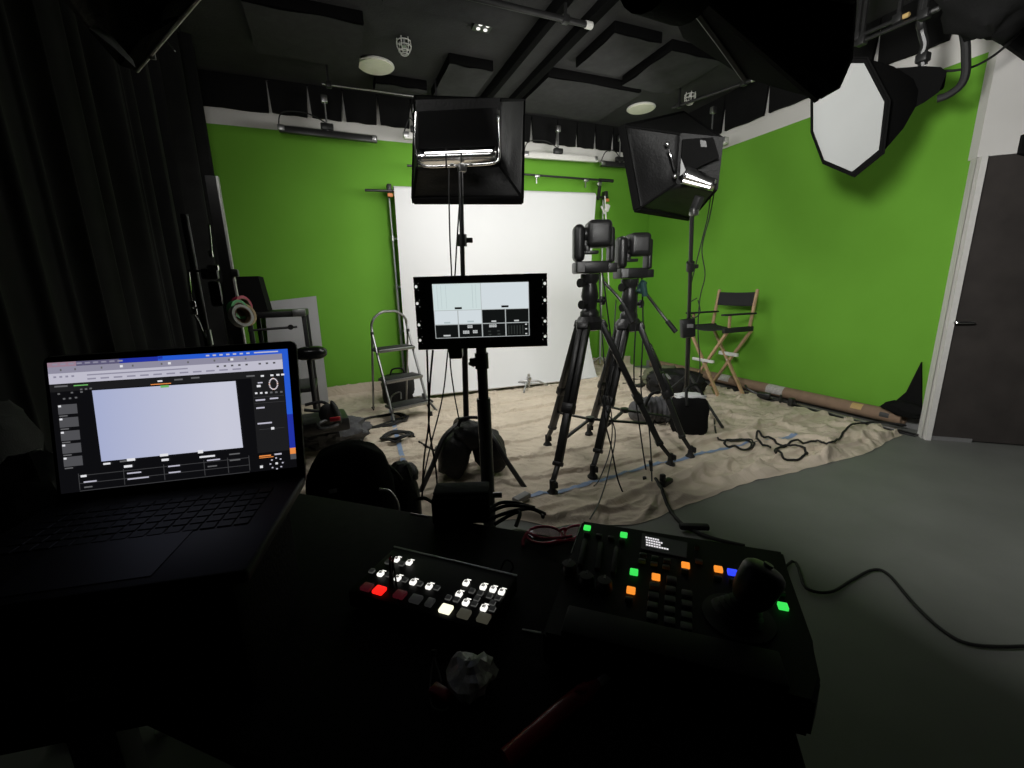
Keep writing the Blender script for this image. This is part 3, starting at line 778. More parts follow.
# ---- white octagon softbox on the right
oc = PD(848, 112, 3.7)
on = V((-.70, -.66, -.26)).normalized()
octo = [(813, 101), (813, 131), (824, 160), (852, 172), (879, 150), (884.5, 102), (864, 63), (842, 63), (822, 78)]
ring = [PP(x, y, oc, on) for x, y in octo]; oce = sum(ring, V()) / len(ring)
t = thing('hanging_softbox', oc, 'octagonal softbox with a plain white face hanging before the green right wall', 'softbox')
n_ = len(ring); outer = [oce + (p - oce) * 1.09 for p in ring]
M['octa'] = mat('white_diffusion_cloth', (.40, .41, .40), .8, noise_amt=.02, nscale=5)
obj('diffuser', B('octa').mesh(ring, [tuple(range(n_))]), t, label='flat white front cloth')
lip = B('fabric')
lipf = [p + on * .05 for p in outer]
lip.mesh([oce + (p - oce) * .995 for p in ring] + outer + lipf, [(k, (k + 1) % n_, n_ + (k + 1) % n_, n_ + k) for k in range(n_)] + [(n_ + k, n_ + (k + 1) % n_, 2 * n_ + (k + 1) % n_, 2 * n_ + k) for k in range(n_)])
o = obj('rim_lip', lip, t); md = o.modifiers.new('thickness', 'SOLIDIFY'); md.thickness = .004
apex = PD(912, 92, 4.05)
ap = [apex + (p - oce) * .20 for p in outer]; mid = [a.lerp(b_, .5) + (a.lerp(b_, .5) - (oce + apex) / 2) * .10 for a, b_ in zip(outer, ap)]
o = obj('fabric_shell', B('fabric').mesh(outer + mid + ap, [(k, (k + 1) % n_, n_ + (k + 1) % n_, n_ + k) for k in range(n_)] + [(n_ + k, n_ + (k + 1) % n_, 2 * n_ + (k + 1) % n_, 2 * n_ + k) for k in range(n_)] + [tuple(2 * n_ + k for k in range(n_))]), t)
HD = (apex - EYE).length - .02
hq = lambda x, y, dd=0.: PD(x, y, HD + dd)
hd = B('fabric')
vp2 = (apex - EYE).normalized()
hd.prism([hq(884, 80), hq(897, 68), hq(925, 66), hq(941, 67), hq(947, 72), hq(939, 92), hq(925, 102), hq(896, 118), hq(888, 112)], vp2 * .16)
hd.box(hq(930, 84, .10), (.10, .12, .10), None, .02)
obj('lamp_head', hd, t)
obj('bracket', B('blackmetal').tube([hq(923, 66, .05), hq(922, 55, .05), hq(925, 44, .05), hq(922, 30, .05), hq(922, 10, .05), V((hq(922, 10, .05).x, hq(922, 10, .05).y, ZC - .01))], .022, 10).box(hq(923, 58, .05), (.06, .06, .05), None, .01), t)
for (x, y) in ((924.5, 17), (893, 74)): obj('knob', B('blackmetal').blob(hq(x, y, -.03), (.02, .02, .03), 1, .02, seg=(12, 8)), t)
cb = B('rubber').tube([hq(937, 99, .02), hq(948, 95, .02), hq(960, 86, .02), hq(965.5, 74, .02), hq(966, 58, .02), hq(965, 40, .02), hq(960, 22, .02), hq(945, 5, .02)], .021, 10)
solo('thick_cable', cb, 'thick black cable looping from the octagon lamp head up to the ceiling', 'cable')
cb = B('rubber').tube([hq(944, 71, .1), hq(958, 70, .12), hq(975, 66, .15), hq(993, 56, .2), hq(1008, 44, .25), hq(1020, 32, .3)], .007, 8)
solo('thin_cable', cb, 'thin black cable curving from the octagon lamp head towards the door wall', 'cable')
# dark drape of cable bundles above the octagon
bb = B('duvet').blob(hq(905, 22, .1), (.55, .4, .34), 4, .25, seg=(26, 16)).blob(hq(950, 14, .1), (.5, .4, .3), 9, .25, seg=(26, 16))
bb2 = B('duvet').blob(hq(1000, 0, -.4) + V((0, 0, .08)), (.6, .4, .44), 5, .2, seg=(26, 16))
solo('hanging_cloth_bundle', bb2, 'dark bunched cloth at the top right corner of the ceiling', 'bundle'); bb.bm.free()

# ---- softbox corner at the upper left
ZL = 2.10
LA, LB = PZ(138, 68, ZL), PZ(197, -2, ZL)
ldir = (LB - LA).normalized(); LB = LB + ldir * .12
ln_ = V((0, 0, 1)).cross(ldir); ln_ = ln_ if ln_.x > 0 else -ln_
LA = LA - ln_ * .05; LB = LB - ln_ * .05
LC = (LA + LB) / 2 + V((0, 0, .32))
LH = .64
fL = [LA, LB, LB + V((0, 0, LH)), LA + V((0, 0, LH))]
bL = [p.lerp(LC, .45) - ln_ * .42 for p in fL]
bL[0] = PD(92, 30, (bL[0] - EYE).length)
sb3, R3, f3_, k3_ = softbox(LC, ln_, .7, LH, .42, (.4, .4), 'black softbox hanging at the upper left with flap and rim highlights painted grey', LSTR, f=fL, bk=bL)
def flap(pts, lb=None):
    b_ = B('fabric').mesh(pts, [(0, 1, 2, 3)]); o = obj('light_flap', b_, sb3, label=lb)
    md = o.modifiers.new('thickness', 'SOLIDIFY'); md.thickness = .006
dz = V((0, 0, LH))
flap([LA + ln_ * .02, LB + ln_ * .02, LB + ln_ * .10 + V((0, 0, .07)), LA + ln_ * .10 + V((0, 0, .07))])                 # bottom flap, added to keep light off the floor
flap([LB + ln_ * .02, LB + dz + ln_ * .02, LB + dz + ln_ * .16, LB + ln_ * .16])  # camera-side flap, added to keep light off the desk
M['rimgrey'] = mat('pale_edge_grey', (.62, .62, .60), .5, noise_amt=.1)
obj('rim_piping', B('rimgrey').tube([LA + ln_ * .045 - V((0, 0, .012)), LB + ln_ * .045 - V((0, 0, .012))], .006, 8), sb3, label='piped edge painted pale as if lit')  # pale grey paints the light on the softbox rim
fq = lambda px, py: PZ(px, py, ZL + .0)
fz_ = lambda x, y, z: PZ(x, y, z)
obj('folded_flap', B('midgrey').mesh([fz_(127, 47, 2.05), fz_(140, 40, 2.05), fz_(165, 26, 2.05), fz_(184, 14, 2.05), fz_(160, 21, 2.09), fz_(136, 31, 2.09)], [(0, 1, 4, 5), (1, 2, 4), (2, 3, 4)]), sb3, label='folded flap with its highlight painted grey')  # grey patch paints the highlight on the underside flap
obj('underside_highlight', B('grey').mesh([fz_(89, 28, 2.08), fz_(112, 46, 2.06), fz_(136, 68, 2.05), fz_(133, 60, 2.08), fz_(113, 37, 2.10), fz_(94, 24, 2.12)], [(0, 1, 4, 5), (1, 2, 3, 4)]), sb3)  # lighter cloth strip paints the dimly lit underside
obj('strap', B('midgrey').beam(PD(164, 38, 2.2), PD(175, 51, 2.18), .012, .004), sb3)
obj('buckle', B('midgrey').box(PD(152, 54, 2.3), (.02, .01, .035), None, .003), sb3)
obj('hanger_rod', B('blackmetal').cyl((bL[2] + bL[3]) / 2, V((((bL[2] + bL[3]) / 2).x, ((bL[2] + bL[3]) / 2).y, ZC)), .015), sb3)

# ------------------------------------------------------------------ rack monitor on its stand
YAW = -math.atan2(.369, .902)
mc = PD(481, 311, 1.56)
t = thing('rack_monitor', mc, 'black rack-mount monitor on a stand showing a split multiview screen', 'monitor', YAW)
MWm = MW[t.name]
Mi = Matrix.Rotation(YAW, 3, 'Z'); mn = Mi @ V((0, -1, 0))
q = lambda px, py, out=0.: PP(px, py, mc + mn * out, mn)
def panelpoly(b_, pts, out, th=None): b_.prism([q(x, y, out) for x, y in pts], -mn * (th or .003)); return b_
M['panelgrey'] = mat('dark_grey_panel_paint', (.035, .035, .035), .5, noise_amt=.1, nscale=60)
pl = B('panelgrey')
cTL, cTR, cBR, cBL = [q(*c, 0) for c in ((413, 277), (547, 273), (547.5, 346), (418.5, 350))]
pw, ph_ = (cTR - cTL).length, (cBL - cTL).length
def pp(u, v, out=0.): return cTL.lerp(cTR, u).lerp(cBL.lerp(cBR, u), v) + mn * out
TH = -.004
def plate(u0, v0, u1, v1):
    a = [pp(u, v) for u, v in ((u0, v0), (u1, v0), (u1, v1), (u0, v1))]; pl.prism(a, mn * TH)
FW = .036
plate(FW, 0, 1 - FW, 1)
for (u0, u1, uc, hv) in ((0, FW, .0165, (.13, .355, .65, .865)), (1 - FW, 1, .9835, (.137, .363, .65, .863))):
    v_ = 0.; ch = .05
    for hvv in hv:
        plate(u0, v_, u1, hvv - ch)
        ru, rv = .0055 / pw, .0055 / ph_; N = 20; vs, fs = [], []
        for lay in (0., TH):
            for k in range(N):
                a = 2 * PI * k / N; cu, cv = math.cos(a), math.sin(a)
                vs.append(pp(uc + ru * cu, hvv + rv * cv, lay))
            for k in range(N):
                a = 2 * PI * k / N; cu, cv = math.cos(a), math.sin(a); m_ = max(abs(cu), abs(cv)); cu /= m_; cv /= m_
                vs.append(pp((u0 + u1) / 2 + cu * (u1 - u0) / 2, hvv + cv * ch, lay))
        for k in range(N):
            k2 = (k + 1) % N
            fs += [(k, k2, N + k2, N + k), (2 * N + k, 2 * N + k2, 3 * N + k2, 3 * N + k), (k, k2, 2 * N + k2, 2 * N + k), (N + k, N + k2, 3 * N + k2, 3 * N + k)]
        pl.mesh(vs, fs); v_ = hvv + ch
    plate(u0, v_, u1, 1)
bmesh.ops.remove_doubles(pl.bm, verts=pl.bm.verts, dist=1e-5)
obj('front_panel', pl, t)
obj('rear_housing', B('blackmetal').box(mc - mn * .06, (.40, .07, .17), Mi, .008), t)
M['s_pale'] = emat('screen_pale', (.60, .70, .70), 1.0); M['s_pale2'] = emat('screen_pale_grey', (.60, .66, .69), 1.05)
M['s_dark'] = emat('screen_dark', (.006, .007, .007), 1.); M['s_line'] = emat('screen_line', (.40, .43, .43), 1.)
M['s_text'] = emat('screen_text', (.55, .57, .57), 1.); M['s_dim'] = emat('screen_dim', (.03, .035, .032), 1.); M['s_shade'] = emat('screen_shade', (.42, .50, .51), 1.)
# screen corners in the picture: TL(432,284) TR(528.5,281.5) BR(529.5,336) BL(436,339)
sTL, sTR, sBR, sBL = V((432, 284.2)), V((528.6, 281.8)), V((529.6, 335.6)), V((435.8, 338.6))
def su(u, v):
    p = sTL.lerp(sTR, u).lerp(sBL.lerp(sBR, u), v); return (p.x, p.y)
def rect(b_, m, u0, v0, u1, v1, out): b_.use(m); b_.mesh([q(*su(u, v), out) for u, v in ((u0, v0), (u1, v0), (u1, v1), (u0, v1))], [(0, 1, 2, 3)])
sc = B('s_line')
rect(sc, 's_line', 0, 0, 1, 1, .0012)
o1 = .0018
for (m, a) in (('s_pale', (0, 0, .497, .487)), ('s_pale2', (.503, 0, .995, .487)), ('s_pale2', (.004, .497, .245, .742)), ('s_pale2', (.255, .497, .497, .742)),
               ('s_dark', (.505, .497, .745, .742)), ('s_dark', (.755, .497, .993, .742)), ('s_dark', (.006, .758, .243, .99)), ('s_dark', (.256, .758, .494, .99)), ('s_dark', (.506, .758, .744, .99)), ('s_dark', (.756, .758, .993, .99))):
    rect(sc, m, *a, o1)
o2 = .0024
for (u0, u1) in ((.045, .048), (.085, .088), (.135, .138), (.41, .414), (.445, .448)): rect(sc, 's_shade', u0, .03, u1, .46, o2)
for (u0, v0, w) in ((.22, .435, .075), (.71, .425, .075)): rect(sc, 's_dark', u0, v0, u0 + w, v0 + .038, o2)
for (u0, v0, w) in ((.1, .70, .065), (.345, .69, .07)): rect(sc, 's_shade', u0, v0, u0 + w, v0 + .03, o2)
for (u0, v0, w) in ((.60, .70, .05), (.84, .70, .05), (.085, .94, .075)): rect(sc, 's_text', u0, v0, u0 + w, v0 + .026, o2)
def blocktext(b_, m, u, v, w, h, out, n=4):
    for k in range(n):
        u0 = u + w * k / n; rect(b_, m, u0, v, u0 + w / n * .8, v + h, out)
        rect(b_, 's_dark', u0 + w / n * .25, v + h * .35, u0 + w / n * .55, v + h * .62, out + .0005)
for (u, v, w, h, n) in ((.345, .775, .055, .05, 3), (.295, .872, .068, .055, 4), (.40, .868, .05, .055, 3), (.575, .772, .08, .05, 4)): blocktext(sc, 's_text', u, v, w, h, o2, n)
for (u, v) in ((.56, .885), (.655, .88), (.565, .945), (.66, .94)): rect(sc, 's_dim', u, v, u + .03, v + .025, o2)
for k in range(6): rect(sc, 's_dim', .775 + k * .03, .80, .785 + k * .03, .965, o2)
for v in (.775, .86, .95): rect(sc, 's_text', .955, v, .975, v + .022, o2)
obj('screen', sc, t, smooth=0, label='lit multiview screen of pale and dark panes')
for (x, y) in ((460, 342), (490.5, 340.5), (506, 340)):
    obj('button', B('midgrey').cyl(q(x, y, 0), q(x, y, .003), .0035, 10), t)
ms = PD(485, 372, 1.60)
base_m = V((ms.x + .012, ms.y + .01, 0))
obj('mount_bracket', B('blackmetal').box(q(456, 352, -.03), (.05, .05, .045), Mi, .006), t)
M['standgrey'] = mat('grey_steel_column', (.11, .11, .11), .4, noise_amt=.1, nscale=60)
# monitor stand
topm = q(481, 346, -.06)
t = thing('monitor_stand', (topm.x, topm.y, 0), 'thick dark grey column stand carrying the rack monitor', 'stand')
bt = V((topm.x + .006, topm.y + .0, 0))
obj('lower_column', B('standgrey').cyl(bt + V((0, 0, .05)), bt.lerp(topm, .80), .027, 20), t)
obj('upper_column', B('standgrey').cyl(bt.lerp(topm, .78), topm, .020, 16), t)
cp = bt.lerp(topm, .945)
obj('clamp_collar', B('blackmetal', 'alu').cyl(cp - V((0, 0, .03)), cp + V((0, 0, .03)), .026, 18).box(cp + V((-.035, -.01, .0)), (.03, .02, .03), None, .005).use('alu').cyl(cp + V((-.04, -.02, -.01)), cp + V((-.04, .02, -.01)), .008, 10), t)
for k in range(3):
    a = .5 + k * 2 * PI / 3
    obj('leg', B('blackmetal').tube([bt + V((0, 0, .22)), bt + V((.2 * math.cos(a), .2 * math.sin(a), .14)), bt + V((.36 * math.cos(a), .36 * math.sin(a), .015))], .014, 8), t)

# ------------------------------------------------------------------ tripods and remote heads
def zat(px, py, y): return PY(px, py, y).z
def tripod(top, feet, label, handle, packs=None):
    cx = sum(f.x for f in feet) / 3; cy = sum(f.y for f in feet) / 3
    t = thing('camera_tripod', (top.x, top.y, 0), label, 'tripod', 0, 'black tripods carrying remote cameras')
    z0 = top.z
    hd = B('blackmetal')
    hd.lathe([(.055, -.30), (.062, -.27), (.06, -.24), (.045, -.22), (.05, -.16), (.056, -.14), (.05, -.10), (.042, -.06), (.06, -.03), (.06, 0), (.0, .002)], top, None, 24)
    obj('fluid_head', hd, t)
    for (dx, dz) in ((-.085, -.055), (-.075, -.19), (.075, -.17)):
        kb_ = B('plastic').cyl(top + V((0, -.01, dz)), top + V((dx, -.03, dz)), .013, 10).cyl(top + V((dx * .9, -.03, dz)), top + V((dx * 1.15, -.035, dz)), .028, 14)
        obj('lock_knob', kb_, t)
    sh = top + V((0, 0, -.30))
    obj('shoulder', B('blackmetal').lathe([(.05, -.06), (.085, -.05), (.09, 0.0), (.07, .03), (.05, .035)], sh, None, 18), t)
    for f in feet:
        f = V((f.x, f.y, .02)); dirh = V((f.x - sh.x, f.y - sh.y, 0)).normalized(); a = sh + dirh * .07
        side = V((-dirh.y, dirh.x, 0)); k1_ = a.lerp(f, .52); k2_ = a.lerp(f, .84)
        lg = B('blackmetal')
        for s in (-1, 1): lg.beam(a + side * s * .0215, k1_ + side * s * .0205, .040, .040, .009)
        lg.beam(a.lerp(f, .0), a.lerp(f, .05), .08, .06, .010).beam(k1_.lerp(a, .06), k1_.lerp(f, .06), .082, .056, .010)
        lo = obj('leg', lg, t)
        obj('lower_leg', B('blackmetal').beam(k1_, k2_, .050, .040, .007).beam(k2_.lerp(a, .02), k2_.lerp(f, .06), .060, .050, .008).beam(k2_, f + V((0, 0, .06)), .028, .028, .004), lo)
        obj('rubber_foot', B('rubber').cyl(f + V((0, 0, .085)), f + V((0, 0, .03)), .018, 12).lathe([(.0, -.008), (.034, -.008), (.034, .004), (.02, .02), (.016, .05)], f + V((0, 0, .004)), None, 16).box(f + V((.012, -.02, .06)), (.02, .03, .04), None, .005), lo)
    mid_ = V((cx, cy, .36)); spd = B('blackmetal')
    spd.cyl(mid_ - V((0, 0, .015)), mid_ + V((0, 0, .015)), .03, 12)
    for f in feet: spd.beam(mid_, (sh + V((0, 0, 0))).lerp(V((f.x, f.y, .02)), .70), .022, .014, .003)
    obj('spreader', spd, t)
    h0, h1, h2 = handle
    obj('pan_handle', B('blackmetal').tube([h0, h1, h2], .010, 8), t)
    obj('grip', B('rubber').cyl(h1.lerp(h2, .45), h2, .017, 12), t)
    for (a, b_) in (packs or ()):
        obj('battery_pack', B('plastic').beam(a, b_, .075, .05, .008), t)
    return t
def ptz(p, rz, label, s=1.0):
    t = thing('remote_camera', p, label, 'camera', rz, 'black remote pan-tilt cameras')
    k = lambda b_, nm, **kw: obj(nm, b_, t, local=True, **kw)
    # local: x right, y away from us, z up; the lens looks away
    bb = B('plastic'); bb.box((-.002 * s, .0, .036 * s), (.205 * s, .18 * s, .072 * s), None, .012 * s)
    k(bb, 'base'); k(B('plastic').box((.125 * s, .0, .032 * s), (.075 * s, .10 * s, .058 * s), None, .006), 'side_box')
    k(B('midgrey').box((-.072 * s, -.092 * s, .036 * s), (.045 * s, .008, .060 * s), None, .002), 'label_plate', label='grey square plate')
    k(B('plastic').box((-.075 * s, .0 * s, .183 * s), (.070 * s, .13 * s, .226 * s), None, .034 * s, 5), 'yoke_arm')
    k(B('plastic').box((.128 * s, .0 * s, .148 * s), (.036 * s, .11 * s, .17 * s), None, .016 * s, 4), 'yoke_arm')
    hb = B('plastic').box((.048 * s, .0 * s, .236 * s), (.150 * s, .17 * s, .160 * s), None, .030 * s, 4); hb.box((.12 * s, .0, .215 * s), (.045 * s, .13 * s, .12 * s), None, .018 * s, 3)
    k(hb, 'camera_head')
    k(B('gloss', 'blackmetal').cyl((.048 * s, .08 * s, .236 * s), (.048 * s, .13 * s, .236 * s), .055 * s, 24).use('gloss').cyl((.048 * s, .128 * s, .236 * s), (.048 * s, .135 * s, .236 * s), .042 * s, 24), 'lens')
    k(B('blackmetal').cyl((-.05 * s, .0 * s, .24 * s), (.0 * s, .0 * s, .24 * s), .04 * s, 18).box((.0 * s, .0, .128 * s), (.10 * s, .05 * s, .022 * s), None, .006).box((-.02 * s, .0, .15 * s), (.03 * s, .05 * s, .05 * s), None, .006), 'tilt_hub')
    k(B('darkgrey').box((.048 * s, -.084 * s, .236 * s), (.09 * s, .006, .09 * s), None, .002), 'vent_panel')
    return t
feetA = [PZ(552.5, 493, .02), PZ(547.5, 445, .02), PZ(670, 465, .02)]
feetC = [PZ(592.5, 477, .02), PZ(589, 434, .02), PZ(690, 457, .02)]
yA, yC = 2.40, 2.47
tA = PY(590, 274, yA); tC = PY(630, 279, yC)
tripod(tA, feetA, 'black camera tripod with the left remote camera, nearest the white paper', (PY(604, 282, yA - .03), PY(622, 302, yA - .1), PY(633, 323, yA - .2)))
legr = lambda f: (tC + V((0, 0, -.3))).lerp(feetC[2], f)
legr1 = lambda f: (tA + V((0, 0, -.3))).lerp(feetA[2], f)
tripod(tC, feetC, 'black camera tripod with the right remote camera and packs strapped to one leg', (PY(642, 288, yC - .03), PY(660, 312, yC - .1), PY(676, 332, yC - .2)),
       packs=[(legr(.18) + V((.05, -.02, .02)), legr(.36) + V((.05, -.02, .02))), (legr(.39) + V((.05, -.02, .02)), legr(.56) + V((.05, -.02, .02)))])
ptz(tA + V((.0, 0, .004)), YAW, 'black remote camera on the left tripod, its back to us against the white paper', 1.0)
ptz(tC + V((.0, 0, .004)), YAW + .1, 'black remote camera on the right tripod, against the green wall', .93)
t = solo('handle_clamp', B(mat('teal_plastic', (.02, .06, .06), .5, noise_amt=.1)).box(PY(641.5, 287, yC - .10), (.04, .04, .09), Matrix.Rotation(.5, 3, 'Y'), .01).cyl(PY(643, 282, yC - .13), PY(645, 296, yC - .13), .02, 12), 'dark teal connector hanging below the right remote camera', 'connector')

# ------------------------------------------------------------------ director's chair
t = thing('director_chair', (4.03, 3.55, 0.02), 'tall folding wooden director chair with black canvas seat and back by the green wall', 'chair')
xf, xb_, yn, yf = 3.77, 4.13, 3.27, 3.76
zs, za, zt = .745, .90, 1.15
z0 = .004
wb = lambda a, b_, w=.034, h=.026: B('wood').beam(a, b_, w, h, .004)
P = lambda x, y, z: V((x, y, z))
for x in (xf, xb_):      # crossing legs, front pair and rear pair
    obj('cross_leg', wb(P(x, yn, z0), P(x - .0, yf, zs - .02)), t)
    obj('cross_leg', wb(P(x + .028, yf, z0), P(x + .028, yn, zs - .02)), t)
    obj('stretcher_bolt', B('chrome').cyl(P(x - .02, (yn + yf) / 2, zs / 2), P(x + .05, (yn + yf) / 2, zs / 2), .008, 8), t)
for y in (yn, yf):
    obj('seat_rail', B('canvas').beam(P(xf - .03, y, zs), P(xb_ + .04, y, zs), .034, .055, .008), t)
    obj('foot_rail', wb(P(xf, y, .06), P(xb_, y, .06), .022, .022), t) if False else None
    obj('arm_post', wb(P(xf + .05, y, zs), P(xf + .05, y, za), .026, .022), t)
    obj('back_post', wb(P(xb_ - .01, y, zs), P(xb_ + .06, y, zt + .01), .03, .024), t)
    obj('armrest', B('canvas').beam(P(xf - .05, y, za + .008), P(xb_ + .05, y, za + .008), .055, .018, .004), t, label='dark flat armrest')
obj('footrest', B('tapewhite').beam(P(xf - .02, yn + .10, .40), P(xf - .02, yf - .10, .40), .03, .03, .004), t, label='pale crossbar')
obj('footrest', B('tapewhite').beam(P(xb_ + .0, yn + .12, .44), P(xb_ + .0, yf - .12, .44), .03, .04, .004), t, label='pale crossbar')
vs, fs = [], []; N = 12
for i in range(N + 1):
    for j in range(N + 1):
        u, v = i / N, j / N
        vs.append((xf - .03 + (xb_ + .04 - xf) * u, yn + (yf - yn) * v, zs + .022 - .03 * math.sin(PI * v)))
for i in range(N):
    for j in range(N): q_ = i * (N + 1) + j; fs.append((q_, q_ + 1, q_ + N + 2, q_ + N + 1))
o = obj('seat', B('canvas').mesh(vs, fs), t, smooth=80); md = o.modifiers.new('thickness', 'SOLIDIFY'); md.thickness = .012
vs, fs = [], []
for i in range(N + 1):
    for j in range(N + 1):
        u, v = i / N, j / N; z = .985 + .145 * v; xx = xb_ - .01 + .07 * (z - zs) / (zt - zs)
        vs.append((xx + .03 * math.sin(PI * u), yn - .012 + (yf - yn + .024) * u, z - .008 * math.sin(PI * u)))
for i in range(N):
    for j in range(N): q_ = i * (N + 1) + j; fs.append((q_, q_ + 1, q_ + N + 2, q_ + N + 1))
o = obj('backrest', B('canvas').mesh(vs, fs), t, smooth=80); md = o.modifiers.new('thickness', 'SOLIDIFY'); md.thickness = .014

# ------------------------------------------------------------------ step ladder
M['ladder'] = mat('worn_chrome_tube', (.30, .30, .30), .38, metal=1, noise_amt=.1, nscale=60)
lf, rf = PZ(395, 425, .015), PZ(431, 416, .015)
lr = PZ(373.5, 411, .015); rr = lr + (rf - lf) * .98
t = thing('step_ladder', (lf + rr) / 2, 'small chrome three-step folding ladder with a hooped top rail', 'step ladder')
topz = .865
lt = lf.lerp(lr, .66) + V((0, 0, topz)); rt = rf.lerp(rr, .66) + V((0, 0, topz))
lt.z = topz; rt.z = topz
hoop = B('ladder'); w_ = (rt - lt)
lt2 = lt + V((0, 0, .06)); 
hoop.tube([lf, lf.lerp(lt, .5), lt.lerp(lf, .02), lt + w_ * .06 + V((0, 0, .11)), lt + w_ * .28 + V((0, 0, .175)), lt + w_ * .5 + V((0, 0, .185)), lt + w_ * .72 + V((0, 0, .175)), lt + w_ * .94 + V((0, 0, .11)), rt, rf.lerp(rt, .5), rf], .0125, 10)
obj('front_frame', hoop, t)
rear = B('ladder').tube([lr, lr.lerp(lt, .5), lt.lerp(lr, .03)], .011, 8).tube([rr, rr.lerp(rt, .5), rt.lerp(rr, .03)], .011, 8)
obj('rear_frame', rear, t)
for p in (lt, rt): obj('hinge', B('plastic').box(p - V((0, 0, .03)), (.03, .05, .06), None, .008), t)
for p in (lf, rf, lr, rr): obj('rubber_foot', B('rubber').cyl(p - V((0, 0, .0)), p + V((0, 0, .045)), .018, 10), t)
back = (lr - lf); back.z = 0; bk_ = back.normalized()
for (f_, dep) in ((.165, .20), (.455, .20), (.785, .19)):
    a, b_ = lf.lerp(lt, f_), rf.lerp(rt, f_)
    c_ = (a + b_) / 2 + bk_ * (dep / 2 - .05); ax_ = (b_ - a)
    rot = Matrix.Rotation(math.atan2(ax_.y, ax_.x), 3, 'Z')
    o = obj('step', B('darkgrey').box(c_, (ax_.length, dep, .03), rot, .008), t)
    obj('tread', B('rubber').box(c_ + V((0, 0, .017)), (ax_.length * .92, dep * .9, .008), rot, .003), o)
    obj('front_trim', B('ladder').beam(a - bk_ * .05, b_ - bk_ * .05, .018, .03, .004), o)

# ------------------------------------------------------------------ bags and gear on the cloth
p = PY(398, 400, 5.0); gb = B('nylon').blob((p.x, 4.86, .15), (.36, .26, .36), 3, .10, power=.55, flat=.9)
t = thing('camera_bag', (p.x, 4.86, .02), 'black camera bag standing behind the step ladder', 'bag')
obj('body', gb, t); obj('handle', B('nylon').tube([(p.x - .08, 4.84, .32), (p.x - .05, 4.83, .39), (p.x + .05, 4.83, .39), (p.x + .08, 4.84, .32)], .01, 8), t)
obj('strap', B('midgrey').tube([PZ(390, 404, .12), PZ(392, 396, .2), PZ(400, 392, .22), PZ(401, 399, .16)], .008, 6), t, label='pale buckle strap')

def sandbag(c, rz, label, top=.34, rx=.13, m='nylon'):
    t = thing('sandbag', (c.x, c.y, .02), label, 'sandbag', rz, 'black sandbags weighting stands')
    obj('pouch', B(m).blob((-rx, 0, .15), (.21, .30, .30), 2, .16, power=.8, flat=.88, rot=Matrix.Rotation(.35, 3, 'Y')), t, local=True)
    obj('pouch', B(m).blob((rx, .02, .15), (.21, .30, .30), 7, .16, power=.8, flat=.88, rot=Matrix.Rotation(-.35, 3, 'Y')), t, local=True)
    obj('saddle_strap', B(m).blob((0, -.01, top - .08), (rx * 2.0, .22, .17), 4, .18, power=.8), t, local=True)
    obj('handle', B(m).tube([(-.08, -.05, top), (-.05, -.06, top + .05), (.05, -.06, top + .05), (.08, -.05, top)], .011, 8), t, local=True)
    return t
sandbag(V((.76, 2.60, 0)), YAW + .1, 'black sandbag saddled over the stand behind the rack monitor', .36, .115)
# striped bag and black tote under the right-hand stand
p = PZ(660, 424, .02)
t = thing('striped_bag', (p.x, p.y, .02), 'dark ribbed bag with a looped handle on the cloth, left of the black tote', 'bag')
rb = B('grey'); N = 40; vs, fs = [], []; ax_ = Matrix.Rotation(YAW, 3, 'Z')
for i in range(N + 1):
    u = i / N - .5
    for k in range(20):
        a = 2 * PI * k / 20; r_ = 1 - .5 * (abs(u) * 2) ** 5; rib = 1 + .05 * math.sin(i * 2 * PI / 4)
        pt_ = V((u * .44, .13 * r_ * rib * math.cos(a), max(-.105, .12 * r_ * rib * math.sin(a)) + .11))
        pt_.x += .10 * (pt_.z - .11)
        vs.append(V((p.x, p.y + .08, .02)) + ax_ @ pt_)
for i in range(N):
    for k in range(20): fs.append((i * 20 + k, i * 20 + (k + 1) % 20, (i + 1) * 20 + (k + 1) % 20, (i + 1) * 20 + k))
fs += [tuple(range(20))[::-1], tuple(N * 20 + k for k in range(20))]
obj('body', rb.mesh(vs, fs), t, smooth=60)
obj('handle', B('nylon').tube([V((p.x - .16, p.y + .02, .2)), V((p.x - .10, p.y + .02, .30)), V((p.x + .02, p.y + .02, .31)), V((p.x + .10, p.y + .0, .22))], .014, 8), t)
p = PZ(699, 436, .02)
t = thing('black_tote', (p.x + .02, p.y + .12, .02), 'square black tote bag at the foot of the stand before the director chair', 'bag')
ty = Matrix.Rotation(YAW - .1, 3, 'Z')
obj('body', B('duvet').blob((p.x + .02, p.y + .14, .155), (.28, .22, .34), 12, .06, power=.42, flat=.9, rot=ty), t)
obj('top_cloth', B('paper').blob((p.x + .04, p.y + .16, .315), (.24, .18, .05), 5, .25, power=.7, rot=ty), t, label='pale crumpled cloth on top')
obj('handle', B('nylon').tube([V((p.x - .1, p.y + .05, .28)), V((p.x - .06, p.y + .1, .40)), V((p.x + .05, p.y + .1, .42)), V((p.x + .12, p.y + .08, .29))], .012, 8), t)
